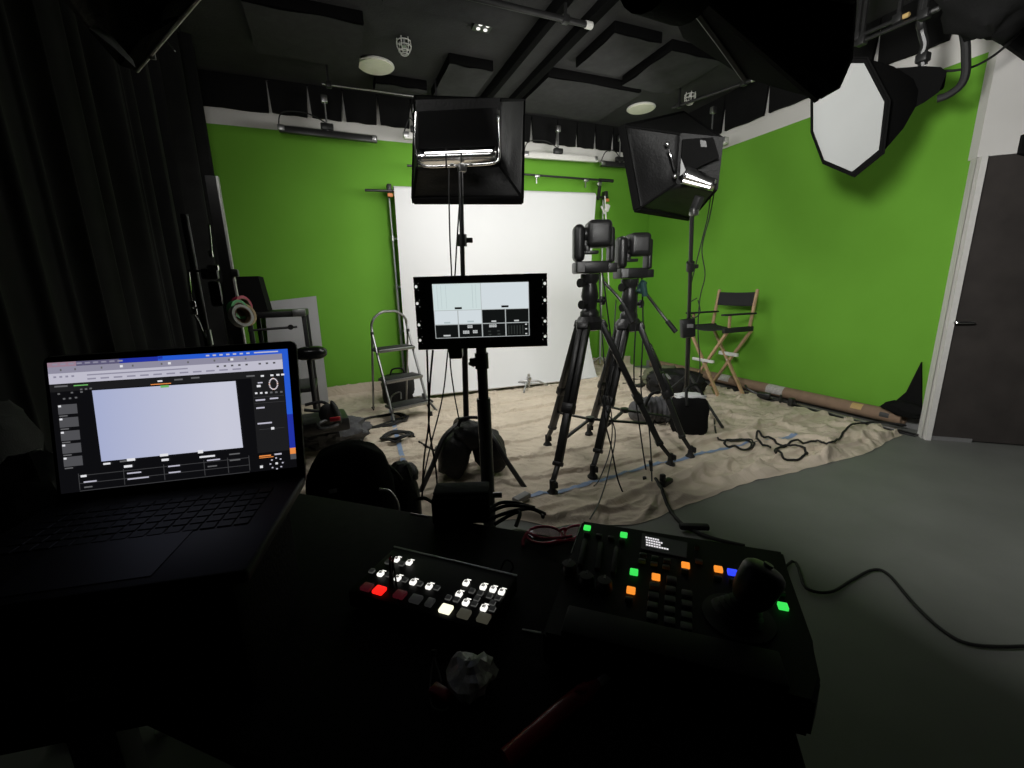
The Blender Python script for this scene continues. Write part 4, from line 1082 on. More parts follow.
# heap behind
p = PZ(672, 397, .02)
t = solo('olive_blanket', B('olive').blob((p.x + .35, p.y + .55, .12), (.55, .35, .26), 6, .22, flat=.8), 'olive blanket heaped on the cloth behind the right tripod', 'blanket')
t = thing('black_duffel', (p.x + .1, p.y + .2, .02), 'long shiny black duffel bag lying behind the striped bag', 'bag')
obj('body', B('nylon').blob((p.x + .12, p.y + .12, .15), (.62, .34, .30), 8, .25, power=.8, flat=.85, rot=Matrix.Rotation(-.75, 3, 'Z')), t)
obj('pocket', B('nylon').blob((p.x + .12, p.y - .04, .12), (.36, .10, .18), 18, .2, power=.7, rot=Matrix.Rotation(-.75, 3, 'Z')), t)
obj('grey_strap', B('midgrey').beam(PZ(666, 374, .28), PZ(670, 379, .25), .03, .012, .003), t, label='pale grey strap')
for (x, y, s, lb) in ((648, 385, .11, 'small black adapter box on the cloth left of the duffel'), (640, 389, .08, 'smallest black adapter box, leftmost beside the right tripod legs'), (655, 382, .10, 'black adapter box nearest the olive blanket')):
    q_ = PZ(x, y, .02); t = thing('adapter_box', (q_.x, q_.y, .02), lb, 'power adapter', .4, 'black adapter boxes on the cloth')
    obj('case', B('plastic').box((0, 0, s * .4), (s * 1.3, s, s * .7), None, .01), t, local=True)
    obj('lead', B('rubber').tube([(s * .6, 0, s * .35), (s * 1.2, .03, .02), (s * 1.8, .12, .012), (s * 1.4, .3, .012)], .007, 6), t, local=True)
q_ = PZ(654, 386, .02); fn = B('alu')
for k in range(6): fn.beam(q_ + V((.02 * k - .05, .0, .02)), q_ + V((.02 * k - .03, -.03, .16)), .008, .014, .002)
fn.use('plastic').box(q_ + V((0, .03, .03)), (.16, .06, .06), None, .01)
solo('finned_adapter', fn, 'black block with a row of pale fins on the cloth behind the right tripod', 'power supply')

# cardboard tube and floor rail along the right wall
a, b_ = V((4.325, 1.90, .085)), V((4.325, 5.0, .085))
t = thing('cardboard_tube', (4.325, 3.4, .02), 'long brown cardboard paper tube lying along the foot of the right wall', 'tube')
tb = B('cardboard'); n_ = 24; vs = []; fs = []
prof = [(.036, 0), (.058, 0), (.058, 3.1), (.036, 3.1)]
for (r, h) in prof:
    for k in range(n_): vs.append(a + V((r * math.cos(2 * PI * k / n_), h, r * math.sin(2 * PI * k / n_))))
for i in range(4):
    for k in range(n_): fs.append((i * n_ + k, i * n_ + (k + 1) % n_, ((i + 1) % 4) * n_ + (k + 1) % n_, ((i + 1) % 4) * n_ + k))
obj('tube_body', tb.mesh(vs, fs), t)
def band(y0, y1, a0, a1, m, lb):
    vs, fs = [], []; N = 10
    for i in range(N + 1):
        an = a0 + (a1 - a0) * i / N
        for y in (y0, y1): vs.append(V((4.325 + .0592 * math.cos(an), y, .085 + .0592 * math.sin(an))))
    for i in range(N): fs.append((2 * i, 2 * i + 1, 2 * i + 3, 2 * i + 2))
    obj('label_band', B(m).mesh(vs, fs), t, label=lb)
band(2.93, 3.12, 1.6, 3.6, 'labelgrey', 'torn pale grey shipping label'); band(3.6, 3.75, 1.7, 3.3, 'labelgrey', 'second pale grey label')
band(2.19, 2.28, 2.0, 3.0, 'tapegold', 'small tan tape patch'); band(1.98, 2.05, 2.6, 3.3, 'darkgrey', 'round dark mark')
t = thing('floor_rail', (4.18, 2.6, .015), 'thin silver metal rail lying on the cloth edge beside the cardboard tube', 'rail')
obj('rail_bar', B('alu').beam((4.17, 1.86, .022), (4.205, 3.35, .03), .03, .018, .003), t)
obj('dark_base', B('blackmetal').beam((4.19, 1.74, .010), (4.235, 3.6, .016), .06, .012, .002), t)
t = thing('rail_clamp', (4.13, 2.95, .02), 'black clamps lying against the floor rail by the cardboard tube', 'clamp')
for (x, y) in ((381, 0), (0, 0)): pass
obj('jaw', B('blackmetal').box((4.12, 3.02, .06), (.07, .12, .06), Matrix.Rotation(.4, 3, 'Z'), .012).tube([(4.12, 3.1, .06), (4.08, 3.18, .10), (4.12, 3.25, .12)], .012, 8), t)
obj('screw_handle', B('blackmetal').cyl((4.10, 2.90, .05), (4.13, 2.68, .05), .016, 10).box((4.12, 2.72, .06), (.06, .05, .08), None, .012).cyl((4.07, 2.80, .04), (4.07, 2.80, .12), .012, 8), t)
# dark curved cloth in the nook by the door frame
t = solo('black_cloth_bundle', B('duvet').prism([PX(x, y, XR - .03) for x, y in ((897, 400), (886, 408), (893, 403), (906, 392), (916, 372), (921, 362), (921, 414), (890, 416))], (.02, 0, 0)).blob(PX(905, 409, XR - .13), (.14, .3, .13), 3, .2), 'black bunched cloth wedged between the tube end and the door frame', 'cloth')
t = solo('wall_lead', B('rubber').tube([PX(866, 409, XR - .02), PX(880, 407, XR - .02), PX(895, 408.5, XR - .02), PX(904, 412, XR - .05)], .008, 6), 'short black lead arching over the near end of the cardboard tube', 'cable')

# ------------------------------------------------------------------ left corner behind the laptop
a, b_ = PY(264, 302, 5.22), PY(316, 296, 5.22); c_, d_ = PY(329, 402, 5.2), PY(275, 404, 5.2)
t = solo('white_board', B('greycard').prism([a, b_, V((c_.x, 5.14, max(c_.z, .03))), V((d_.x, 5.14, .03))], (0, .025, 0)), 'plain pale board leaning against the green wall behind the cart', 'board')
# tall cart
yc0 = 4.05
ctop = PY(292, 313, yc0)
t = thing('equipment_cart', (-.10, 4.25, .02), 'tall black equipment cart with a shelf, beside the curtain', 'cart')
xl, xr_ = PY(246, 316, yc0).x, PY(306, 313, yc0).x; zt_ = PY(300, 311, yc0).z
obj('top_shelf', B('plastic').box(((xl + xr_) / 2, yc0 + .22, zt_ - .02), (xr_ - xl, .48, .05), None, .006), t)
zl = .42
obj('lower_shelf', B('plastic').box(((xl + xr_) / 2, yc0 + .22, zl), (xr_ - xl, .48, .04), None, .006), t)
obj('corner_bracket', B('alu').box((xr_ - .05, yc0 - .025, zt_ - .015), (.10, .012, .06), None, .003), t, label='pale metal corner bracket')
for (x, y) in ((xl + .02, yc0), (xr_ - .02, yc0), (xl + .02, yc0 + .44), (xr_ - .02, yc0 + .44)):
    lg = obj('leg', B('blackmetal').beam((x, y, .06), (x, y, zt_ - .03), .035, .035, .004), t)
    obj('caster', B('rubber').cyl((x - .012, y, .045), (x + .012, y, .045), .033, 14), lg)
obj('brace', B('blackmetal').cyl((xl, yc0 - .01, zt_ - .14), (xr_ - .08, yc0 - .01, zt_ - .13), .010, 8).cyl((xr_ - .13, yc0 - .03, zt_ - .13), (xr_ - .13, yc0 + .01, zt_ - .13), .022, 10), t)
# black hooded box on the cart
t = solo('hooded_box', B('duvet').prism([PY(226, 277, yc0 + .1), PY(258, 276, yc0 + .1), PY(268, 311, yc0 + .1), PY(226, 313, yc0 + .1)], (0, .3, 0)), 'black hooded box standing on top of the equipment cart', 'box')
t = thing('oval_pad', PY(312, 352, 3.7), 'glossy black oval pad sticking out beyond the laptop screen corner', 'pad')
oc_ = PY(311, 353, 3.7)
obj('pad', B('gloss').blob(oc_, (.24, .16, .11), 3, .02, power=.8), t); obj('tip', B('tapewhite').cyl(PY(324, 351.5, 3.7), PY(327, 351.3, 3.7), .008, 8), t, label='tiny white tip')
obj('post', B('blackmetal').cyl((oc_.x - .02, oc_.y + .03, .02), (oc_.x - .02, oc_.y + .03, oc_.z), .02, 10), t)
# tape rolls hanging from the board edge
def ring_roll(c, n, ro, ri, w, m, label):
    R = V(n).normalized().to_track_quat('Z', 'Y').to_matrix(); t = thing('tape_roll', c, label, 'tape roll', 0, 'rolls of tape hanging by the black board')
    prof = [(ri, -w / 2), (ro, -w / 2), (ro, w / 2), (ri, w / 2), (ri, -w / 2)]
    b_ = B(m); vs, fs = [], []; n_ = 32
    for (r, h) in prof[:-1]:
        for k in range(n_): vs.append(c + R @ V((r * math.cos(2 * PI * k / n_), r * math.sin(2 * PI * k / n_), h)))
    for i in range(4):
        for k in range(n_): fs.append((i * n_ + k, i * n_ + (k + 1) % n_, ((i + 1) % 4) * n_ + (k + 1) % n_, ((i + 1) % 4) * n_ + k))
    obj('tape', b_.mesh(vs, fs), t)
    obj('core', B('cardboard').lathe([(ri, -w / 2 - .001), (ri, w / 2 + .001), (ri - .004, w / 2 + .001), (ri - .004, -w / 2 - .001)], c, R, 32), t)
yt = 2.62
for (px, py, nx, ro, m, lb) in ((242, 306, .9, .052, 'tapepink', 'pink tape roll at the top of the hanging bunch'), (238, 310, .75, .05, 'tapegreen', 'bright green tape roll left of the white one'), (241, 316, .55, .056, 'tapewhite', 'white tape roll facing us at the bottom of the bunch'), (245, 315, .6, .058, 'tapegold', 'gold-brown tape roll behind the white one')):
    dy = {'tapepink': .02, 'tapegreen': -.05, 'tapewhite': -.09, 'tapegold': -.02}[m]
    ring_roll(PY(px, py, yt + dy), (nx + .25, -.75, .25), ro, ro - .014, .034 if m != 'tapegold' else .02, m, lb)
# black flat, its lit edge painted as a pale strip
y0 = 2.75
e0, e1 = PY(218, 176, y0), PY(239, 355, y0); e1 = V((e1.x, y0, .02)); e0 = V((e0.x, y0, e0.z)); e1.x = e0.x + .0
t = thing('black_flat', ((e0.x - .1), y0 + .05, .02), 'tall narrow black board with a lit edge painted pale standing beside the curtain', 'board')
w2 = PY(204, 178, y0 + .05)
wx = PY(205, 178, y0).x
obj('board', B('blackmetal').prism([V((wx, y0, .02)), V((e0.x - .012, y0, .02)), V((e0.x - .012, y0, e0.z)), V((wx, y0, e0.z))], (0, .03, 0)), t)
obj('painted_lit_edge', B('rimgrey').box((e0.x - .006, y0 + .012, (e0.z + .02) / 2), (.010, .034, e0.z - .02), None, .002), t, label='edge painted pale as if lit')  # pale strip paints the light falling on the board edge
obj('clip', B('blackmetal').box((e0.x, y0 + .01, PY(226, 273, y0).z), (.04, .05, .04), None, .008), t)
obj('foot', B('blackmetal').box(((wx + e0.x) / 2, y0 + .015, .035), (.3, .3, .03), None, .006), t)
# chrome arms and clamps hung on a black upright
sx = PY(200, 300, 2.55)
t = thing('grip_stand', (sx.x, 2.55, .0), 'black grip stand hung with chrome arms and clamps in front of the curtain', 'light stand')
zt3 = PY(205, 215, 2.55).z
obj('pole', B('blackmetal').cyl((sx.x, 2.55, .05), (sx.x, 2.55, zt3), .016, 12), t)
for k in range(3):
    a = .4 + k * 2 * PI / 3
    obj('leg', B('blackmetal').tube([(sx.x, 2.55, .25), (sx.x + .2 * math.cos(a), 2.55 + .2 * math.sin(a), .12), (sx.x + .32 * math.cos(a), 2.55 + .32 * math.sin(a), .015)], .012, 8), t)
g = lambda x, y, o_=0.: PY(x, y, 2.5 + o_)
obj('arm', B('chrome').tube([g(209, 225), g(211, 245), g(211.5, 256)], .005, 8), t)
obj('arm', B('chrome').tube([g(203, 271), g(189, 271), g(189, 277), g(192, 303), g(193, 312), g(199, 322), g(205, 338)], .006, 8, smooth=False), t)
obj('clamp', B('chrome', 'blackmetal').box(g(211, 254), (.018, .02, .03), None, .004).box(g(213, 268), (.05, .03, .03), None, .008).use('blackmetal').box(g(210, 274), (.07, .04, .05), None, .01), t)
obj('clamp', B('gloss', 'chrome').box(g(216, 294), (.05, .035, .12), None, .012).use('chrome').cyl(g(215, 283), g(214, 300), .006, 8).box(g(219, 302), (.03, .02, .02), None, .004), t)
obj('clamp', B('chrome').box(g(193, 304), (.025, .02, .03), None, .004).box(g(194, 312), (.03, .02, .03), None, .005), t)
obj('lower_rod', B('alu').cyl(g(208, 330), g(211, 345), .012, 8), t)
# pale patch of wall and small gear at the far left
t = solo('soft_bag', B('canvas').blob(PY(-14, 470, 1.75), (.20, .3, .40), 3, .15, power=.7), 'dark soft bag at the left edge behind the laptop', 'bag')
t = solo('pale_cable_end', B('midgrey').tube([PD(36, 450, 1.25), PD(42, 465, 1.25), PD(52, 478, 1.22)], .008, 8), 'short pale cable curve just left of the laptop screen', 'cable')
t = solo('dark_pouch', B('grey').blob(PD(34, 492, 1.18) - V((0, 0, .06)), (.16, .1, .26), 6, .25, power=.8), 'dark creased pouch against the left edge of the laptop', 'pouch')

# grey blanket heap, headphones and coils on the cloth at left
p = PZ(338, 452, .02)
t = solo('grey_blanket', B('grey').blob((p.x, p.y + .15, .13), (.50, .42, .26), 14, .30, freq=2.4, flat=.8, seg=(56, 36)), 'charcoal moving blanket heaped on the cloth behind the draped chair', 'blanket')
hp_ = PZ(331, 424, .2)
t = thing('headphones', (hp_.x, hp_.y, .18), 'black headphones with upright cups lying on the heap near the cart', 'headphones')
obj('ear_cup', B('rubber').blob(PD(328, 414, 3.3), (.12, .06, .15), 1, .03), t); obj('ear_cup', B('rubber').blob(PD(336, 412, 3.3), (.05, .08, .18), 2, .03, rot=Matrix.Rotation(-.25, 3, 'Y')), t)
obj('headband', B('plastic').tube([PD(327, 420, 3.3), PD(318, 424, 3.25), PD(322, 429, 3.2), PD(338, 425, 3.25)], .014, 8), t)
obj('tag', B('red').box(PD(335, 419, 3.2), (.07, .02, .03), None, .006), t, label='dark red tag')
t = solo('black_case', B('plastic').box(PD(312, 424, 3.5), (.5, .3, .10), Matrix.Rotation(.1, 3, 'Z'), .02).tube([PD(305, 405, 3.5), PD(322, 402, 3.5), PD(331, 408, 3.5), PD(322, 411, 3.5), PD(304, 410, 3.5)], .012, 8), 'flat black case and cord loop on the floor beside the cart', 'case')

def coil(c, rx, ry, n, label, r=.009, seed=0, name='cable_coil', tail=None):
    rnd = random.Random(seed); pts = []
    for k in range(n * 14 + 1):
        a = 2 * PI * k / 14; f = 1 + .12 * math.sin(a * .31 + seed) + rnd.uniform(-.03, .03)
        x_, y_ = c.x + rx * f * math.cos(a), c.y + ry * f * math.sin(a)
        pts.append(V((x_, y_, max(cloth_z(x_ + d1, y_ + d2) for d1 in (-.012, 0, .012) for d2 in (-.012, 0, .012)) + r + .004 * (k / 14) + rnd.uniform(0, .004))))
    if tail: pts += [V((q_.x, q_.y, cloth_z(q_.x, q_.y) + r)) for q_ in tail]
    solo(name, B('rubber').tube(pts, r, 7, sub=3), label, 'cable', group=None, smooth=60)
coil(fl(384, 423), .20, .16, 3, 'coiled black cable on the cloth left of the blue tape, below the ladder', seed=1, tail=[fl(372, 428), fl(358, 432), fl(347, 420), fl(335, 418)])
coil(fl(397, 440), .12, .13, 4, 'coiled black cable lying across the blue tape strip', seed=2, tail=[fl(412, 436), fl(420, 443), fl(440, 455), fl(452, 456)])
coil(fl(703, 449) if False else fl(738, 447), .10, .10, 2, 'small loop of black cable on the cloth right of the black tote', r=.007, seed=3, tail=[fl(722, 443), fl(716, 436), fl(714, 420)])
def cable(pts, label, r=.007, name='floor_cable', on=True, m='rubber', sub=6):
    if on:
        Q = [V((p.x, p.y, 0)) for p in pts]; P_ = []
        for i in range(len(Q) - 1):
            p0, p1, p2, p3 = Q[max(i - 1, 0)], Q[i], Q[i + 1], Q[min(i + 2, len(Q) - 1)]
            for k in range(10):
                f_ = k / 10; q = .5 * ((2 * p1) + (p2 - p0) * f_ + (2 * p0 - 5 * p1 + 4 * p2 - p3) * f_ * f_ + (3 * p1 - p0 - 3 * p2 + p3) * f_ ** 3)
                P_.append(q)
        P_.append(Q[-1])
        hz = [max(cloth_z(q.x + dx, q.y + dy) if q.y > front_y(min(max(q.x, -.9), 4.1)) - .02 else .003 for dx, dy in ((0, 0), (.015, 0), (-.015, 0), (0, .015), (0, -.015))) for q in P_]
        hz = [max(hz[max(0, i - 1):i + 2]) for i in range(len(hz))]
        P_ = [V((q.x, q.y, h + r + .002)) for q, h in zip(P_, hz)]
        solo(name, B(m).tube(P_, r, 8, smooth=False), label, 'cable', smooth=60); return
    solo(name, B(m).tube([V(p) for p in pts], r, 8, sub=sub), label, 'cable', smooth=60)
cable([fl(905, 434 - 4), fl(862, 427), fl(845, 436), fl(830, 450), fl(815, 444), fl(790, 447), fl(775, 452), fl(782, 461), fl(800, 461), fl(806, 456), fl(785, 449), fl(765, 440), fl(757, 437), fl(758, 444), fl(770, 452)], 'black cable with two big loops on the cloth near the right wall', r=.008)
cable([fl(452, 456), fl(444, 458), fl(436, 452), fl(450, 440), fl(459, 424)], 'black cable curving under the rack monitor stand on the cloth', r=.008)

# hanging leads of the front softbox and stand cables
def hang(pts, label, r=.0045, m='rubber'):
    solo('hanging_cable', B(m).tube(pts, r, 7), label, 'cable', smooth=60)
hang([PY(449, 168, 2.58), PY(449, 196, 2.56), PY(450, 240, 2.56), PY(452, 300, 2.58), PY(447, 360, 2.55), PY(442, 400, 2.5), PY(430, 448, 2.45), PY(421, 490, 2.40)], 'thin black lead hanging straight down left of the softbox pole')
hang([PY(460, 198, 2.58), PY(457, 240, 2.57), PY(455, 275, 2.57), PY(450, 350, 2.58), PY(454, 392, 2.6), PY(459, 420, 2.6), PY(460, 440, 2.6)], 'second thin black lead hanging beside the softbox pole')
hang([PY(427, 350, 1.66), PY(428, 380, 1.68), PY(429, 420, 1.7), PY(424, 460, 1.72), PY(422, 500, 1.74)], 'left one of two cables dropping from the rack monitor', .004)
hang([PY(433, 350, 1.66), PY(430, 385, 1.68), PY(429, 425, 1.70), PY(436, 470, 1.72), PY(438, 505, 1.74)], 'right one of two cables dropping from the rack monitor', .004)
yS = base2.y - .05
hang([PD(712, 186, 3.95), PD(708, 215, 3.95), PD(704, 232, 3.95), PD(697, 260, 3.95), PD(690, 290, 3.95), PD(687, 320, 3.95)], 'black lead swinging from the tilted softbox towards its pole')
hang([PD(716, 182, 3.95), PD(710, 215, 3.95), PD(702, 248, 3.95), PD(705, 275, 3.95), PD(700, 298, 3.95), PD(698, 330, 3.95), PD(700, 370, 3.95), PD(695, 388, 3.95)], 'black lead hanging from the tilted softbox to the right of its pole')
hang([PD(697, 298, 3.9), PD(690, 303, 3.9), PD(689, 312, 3.9), PD(694, 318, 3.9), PD(700, 312, 3.9), PD(698, 300, 3.9)], 'loop of black lead on the softbox stand just above the power box')
hang([tA + V((.03, -.06, .02)), PY(601, 320, yA - .08), PY(606, 380, yA - .1), PY(612, 420, yA - .15), PY(610, 450, yA - .2), PY(600, 478, yA - .3), PY(594, 486, yA - .35)], 'pale grey cable drooping from the left remote camera', .004, 'darkgrey')
hang([tA + V((.05, -.06, .02)), PY(606, 300, yA - .08), PY(612, 360, yA - .1), PY(604, 410, yA - .2), PY(612, 450, yA - .3), PY(618, 480, yA - .4), PY(630, 510, yA - .55), PY(626, 522, yA - .7)], 'black cable from the left remote camera running down to the controller', .005)
hang([tC + V((.02, -.06, .02)), PY(636, 320, yC - .08), PY(634, 380, yC - .15), PY(640, 430, yC - .25), PY(646, 470, yC - .35), PY(650, 482, yC - .4), PY(664, 496, yC - .55), PY(682, 520, yC - .75)], 'black cable from the right remote camera dropping towards the desk', .005)
hang([tC + V((.05, -.06, .02)), PY(643, 330, yC - .08), PY(641, 390, yC - .15), PY(648, 420, yC - .25), PY(651, 455, yC - .4), PY(652, 488, yC - .6)], 'second black cable below the right remote camera with an inline plug', .005)
hang([PY(616, 300, yA), PY(613, 340, yA - .05), PY(607, 360, yA - .05), PY(600, 395, yA - .1), PY(615, 430, yA - .2), PY(609, 470, yA - .4), PY(600, 500, yA - .6), PY(590, 519, yA - .8)], 'grey cable crossing between the tripod legs', .004, 'darkgrey')
for (px, py, dy, lb) in ((645, 482, .45, 'black inline cable plug below the tripods, left one'), (651, 466, .45, 'black inline cable plug below the tripods, right one')):
    c_ = PY(px, py, yC - dy); solo('cable_plug', B('rubber').cyl(c_ + V((-.006, 0, .035)), c_ + V((.006, 0, -.035)), .013, 10, .009), lb, 'plug')
q_ = fl(662, 490); t = thing('cable_connector', (q_.x, q_.y, .02), 'small black connector block lying on the front hem of the cloth', 'connector')
obj('block', B('plastic').box(q_ + V((.03, 0, .06)), (.10, .04, .035), Matrix.Rotation(.3, 3, 'Z'), .008), t); obj('latch', B('plastic').box(q_ + V((0, 0, .09)), (.03, .03, .06), None, .008), t)
cable([fl(655, 488), fl(660, 496), fl(668, 508), fl(680, 522), fl(692, 530), fl(712, 538), fl(745, 546)], 'thick black cable with plugs running from the cloth past the controller', r=.010)
q_ = fl(694, 530); solo('cable_plug', B('rubber').beam(q_ + V((-.06, .04, .03)), q_ + V((.07, -.03, .03)), .035, .03, .01), 'black plug joining the thick cable behind the controller', 'plug')
cable([V((.62, .62, .012)), PZ(786, 566, .012), PZ(806, 588, .012), PZ(830, 592, .012), PZ(852, 580, .012), PZ(872, 570, .012), PZ(888, 574, .012), PZ(915, 605, .012), PZ(945, 632, .012), PZ(975, 645, .012), PZ(1030, 646, .012), PZ(1100, 640, .012)], 'black cable snaking over the bare grey floor on the right', r=.006, on=False)

# ------------------------------------------------------------------ the desk
ZT = .75
tdir = V((.743, -.669, 0)); tper = V((.669, .743, 0))
TROT = math.atan2(tdir.y, tdir.x)
tF = V((-.20, .51, ZT))                       # a point on the front edge
right_s = (V((.60, .33, 0)) - V((tF.x, tF.y, 0))).dot(tdir)
def T(s, d, z=ZT): return V((tF.x, tF.y, 0)) + tdir * s + tper * d + V((0, 0, z))
W0, W1, D0, D1 = -.72, .655, 0.0, .515
t = thing('work_desk', T((W0 + W1) / 2, .3, 0), 'black work desk across the foreground under the laptop and the controllers', 'desk', TROT)
obj('desktop', B('desk').box(T((W0 + W1) / 2, (D0 + D1) / 2, ZT - .015), (W1 - W0, D1 - D0, .03), Matrix.Rotation(TROT, 3, 'Z'), .004), t)
for (s, d_) in ((W0 + .40, .04), (W1 - .12, .05), (W0 + .06, D1 - .06), (W1 - .06, D1 - .06)):
    obj('leg', B('blackmetal').beam(T(s, d_, .0), T(s, d_, ZT - .03), .06, .06, .006), t)
obj('apron', B('blackmetal').beam(T(W0 + .06, D1 - .06, ZT - .06), T(W1 - .06, D1 - .06, ZT - .06), .05, .025), t)

# ------------------------------------------------------------------ laptop on a case
BL, BR = PZ(58, 500, .955), PZ(301, 474, .955)
lx = (BR - BL); LW = lx.length; lx.normalize(); ly = V((-lx.y, lx.x, 0)); LROT = math.atan2(lx.y, lx.x)
mid_b = (BL + BR) / 2
LD = .255
t = thing('laptop_case', mid_b - ly * LD / 2 + V((0, 0, ZT - .955)), 'black hard case on the desk lifting the laptop up', 'case', LROT)
obj('shell', B('fabric').box(mid_b - ly * (LD / 2 - .0) + V((0, 0, (ZT + .935) / 2 - .955)), (LW * .90, LD * .86, .935 - ZT - .002), Matrix.Rotation(LROT, 3, 'Z'), .012), t)
obj('latch', B('blackmetal').box(mid_b - ly * (LD * .93 + .006) + V((0, 0, .84 - .955)), (.05, .012, .04), Matrix.Rotation(LROT, 3, 'Z'), .003), t)
t = thing('laptop', mid_b + V((0, 0, -.02)), 'open laptop on the left with a camera control page and a blank pale preview', 'laptop', LROT)
RL = Matrix.Rotation(LROT, 3, 'Z')
obj('base', B('laptop').box(mid_b - ly * LD / 2 + V((0, 0, -.011)), (LW + .012, LD, .016), RL, .005, 3), t)
for (k, row) in enumerate(range(6)):
    for c_ in range(14):
        obj_u = -.5 + .06 + (c_ + .5) / 14 * .88; d_ = .045 + row * .0185
        if k == 5 and c_ in (4, 5, 6, 7): continue
kb = B('key')
for row in range(6):
    for c_ in range(14):
        u = -.5 + .05 + (c_ + .5) / 14 * .90; d_ = .045 + row * .0185
        kb.box(mid_b + lx * (u * LW * .92) - ly * d_ + V((0, 0, -.0025)), (LW * .92 * .9 / 14 * .86, .0158, .002), RL, .0008, 1)
o = obj('keyboard', kb, t); 
obj('trackpad', B('laptop').box(mid_b - ly * (LD - .065) + V((0, 0, -.0028)), (.15, .095, .0012), RL), t)
# lid plane: hinge at BL-BR, tipped back
T0 = PZ(45, 360, 0)   # only the direction matters
tilt = math.radians(16)
lz = (V((0, 0, 1)) * math.cos(tilt) + ly * math.sin(tilt)); ln = lx.cross(lz); ln = -ln if ln.dot(EYE - mid_b) < 0 else ln
lq = lambda px, py, out=0.: PP(px, py, mid_b + ln * out, ln)
lid = B('gloss')
def rounded(pts, r=.012, n=5):
    out = []
    for i, p in enumerate(pts):
        a = (pts[i - 1] - p).normalized(); b_ = (pts[(i + 1) % len(pts)] - p).normalized()
        for k in range(n + 1):
            f = k / n; out.append(p + a * r * (1 - f) ** 2 + b_ * r * f ** 2)
    return out
cor = [lq(42.5, 357.5), lq(295, 341), lq(305.5, 484), lq(59.5, 512)]
lid.prism(rounded(cor), -ln * .006)
o = obj('lid', lid, t)
obj('lid_edge', B('rimgrey').tube([p - ln * .004 for p in rounded(cor)] + [rounded(cor)[0] - ln * .004], .0016, 6, smooth=False), t, label='metal rim with its glint painted pale')  # non-metal pale grey paints in the glint of the metal rim
UI = dict(u_black=(.004, .004, .005), u_panel=(.012, .012, .013), u_blue=(.02, .10, .62), u_blued=(.015, .03, .35), u_lilac=(.26, .25, .33), u_tool=(.50, .49, .58), u_grey=(.075, .075, .082), u_white=(.75, .75, .78),
          u_dim=(.12, .12, .125), u_line=(.045, .045, .048), u_orange=(.80, .26, .06), u_green=(.15, .45, .12), u_img=(.44, .47, .62), u_img2=(.50, .52, .65), u_menu=(.10, .09, .17), u_pink=(.30, .20, .26))
for k, c_ in UI.items(): M[k] = emat(k.replace('u_', 'display_'), c_, 1.)
# display area in picture pixels
dTL, dTR, dBR, dBL = V((47, 363)), V((287.5, 349)), V((297, 467)), V((61, 494))
def lu(u, v, out=.0008):
    p = dTL.lerp(dTR, u).lerp(dBL.lerp(dBR, u), v); return lq(p.x, p.y, out)
sc = B('u_black'); lev = [0.]
def lr_(m, u0, v0, u1, v1, k=1):
    sc.use(m); o_ = .0006 + .0003 * k; sc.mesh([lu(u0, v0, o_), lu(u1, v0, o_), lu(u1, v1, o_), lu(u0, v1, o_)], [(0, 1, 2, 3)])
def lw(m, u, v, w, h=.012, k=4):       # a word-like dash
    lr_(m, u, v, u + w, v + h, k)
lr_('u_black', 0, 0, 1, 1, 0)
lr_('u_pink', 0, 0, .12, .035); lr_('u_menu', .12, 0, .36, .034); lr_('u_blued', .30, 0, .48, .034, 2); lr_('u_blue', .46, -.002, 1, .035, 2)
for k in range(9): lw('u_lilac', .02 + k * .034, .01, .022, .012)
for k in range(7): lw('u_tool', .66 + k * .028, .010, .014, .012)
lw('u_tool', .86, .010, .10, .010)
lr_('u_lilac', 0, .035, .975, .085); lr_('u_tool', 0, .085, .975, .165)
for u in (.05, .11, .22, .35, .47, .58, .69, .75, .82): lr_('u_dim', u, .052, u + .007, .068, 3)
for u in (.3, .50, .76): lr_('u_white', u, .050, u + .012, .068, 3)
for k in range(12): lw('u_lilac', .16 + k * .055, .135, .036, .012)
for k in range(4): lw('u_lilac', .02 + k * .025, .105, .012, .014)
for u in (.70, .73, .76, .79, .82, .875, .905, .935): lw('u_grey', u, .102, .010, .014)
lw('u_lilac', .16, .105, .42, .010)
lr_('u_blue', .976, .035, 1, .55, 1); lr_('u_blued', .976, .55, 1, .835, 1); lr_('u_orange', .976, .835, 1, .885, 1); lr_('u_grey', .976, .885, 1, .93, 1)
# page
lr_('u_panel', 0, .167, .975, .225); 
lw('u_dim', .02, .178, .055); lw('u_green', .10, .182, .06, .008); lw('u_white', .45, .19, .02, .012); lw('u_orange', .42, .216, .085, .007); lw('u_dim', .52, .188, .035); lw('u_dim', .59, .183, .035); lw('u_green', .46, .232, .035, .018); lw('u_dim', .82, .20, .035, .012)
for (u, v) in ((.03, .235), (.085, .232), (.125, .212), (.145, .212), (.165, .210), (.125, .232), (.05, .275), (.075, .274), (.10, .272)): lw('u_dim', u, v, .010, .012)
for v in (.325, .425, .527, .625, .725):
    lr_('u_grey', .025, v, .105, v + .074, 2); lw('u_white', .027, v + .004, .012, .014); lw('u_dim', .027, v + .082, .035, .009)
ib = B('u_img')      # preview picture, cells fading from bluish to pale
NXc, NYc = 12, 7
def pq(u, v):
    a, b_, c_, d_ = V((92, 390.5)), V((235.5, 381)), V((243, 447.5)), V((101.5, 461.5))
    p = a.lerp(b_, u).lerp(d_.lerp(c_, u), v); return lq(p.x, p.y, .0015)
imgm = bpy.data.materials.new('preview_picture'); imgm.use_nodes = True; nt = imgm.node_tree; bs = nt.nodes['Principled BSDF']; L = nt.links.new
bs.inputs['Base Color'].default_value = (.01, .01, .01, 1)
tcn = nt.nodes.new('ShaderNodeTexCoord'); sx_ = nt.nodes.new('ShaderNodeSeparateXYZ'); L(tcn.outputs['Object'], sx_.inputs['Vector'])
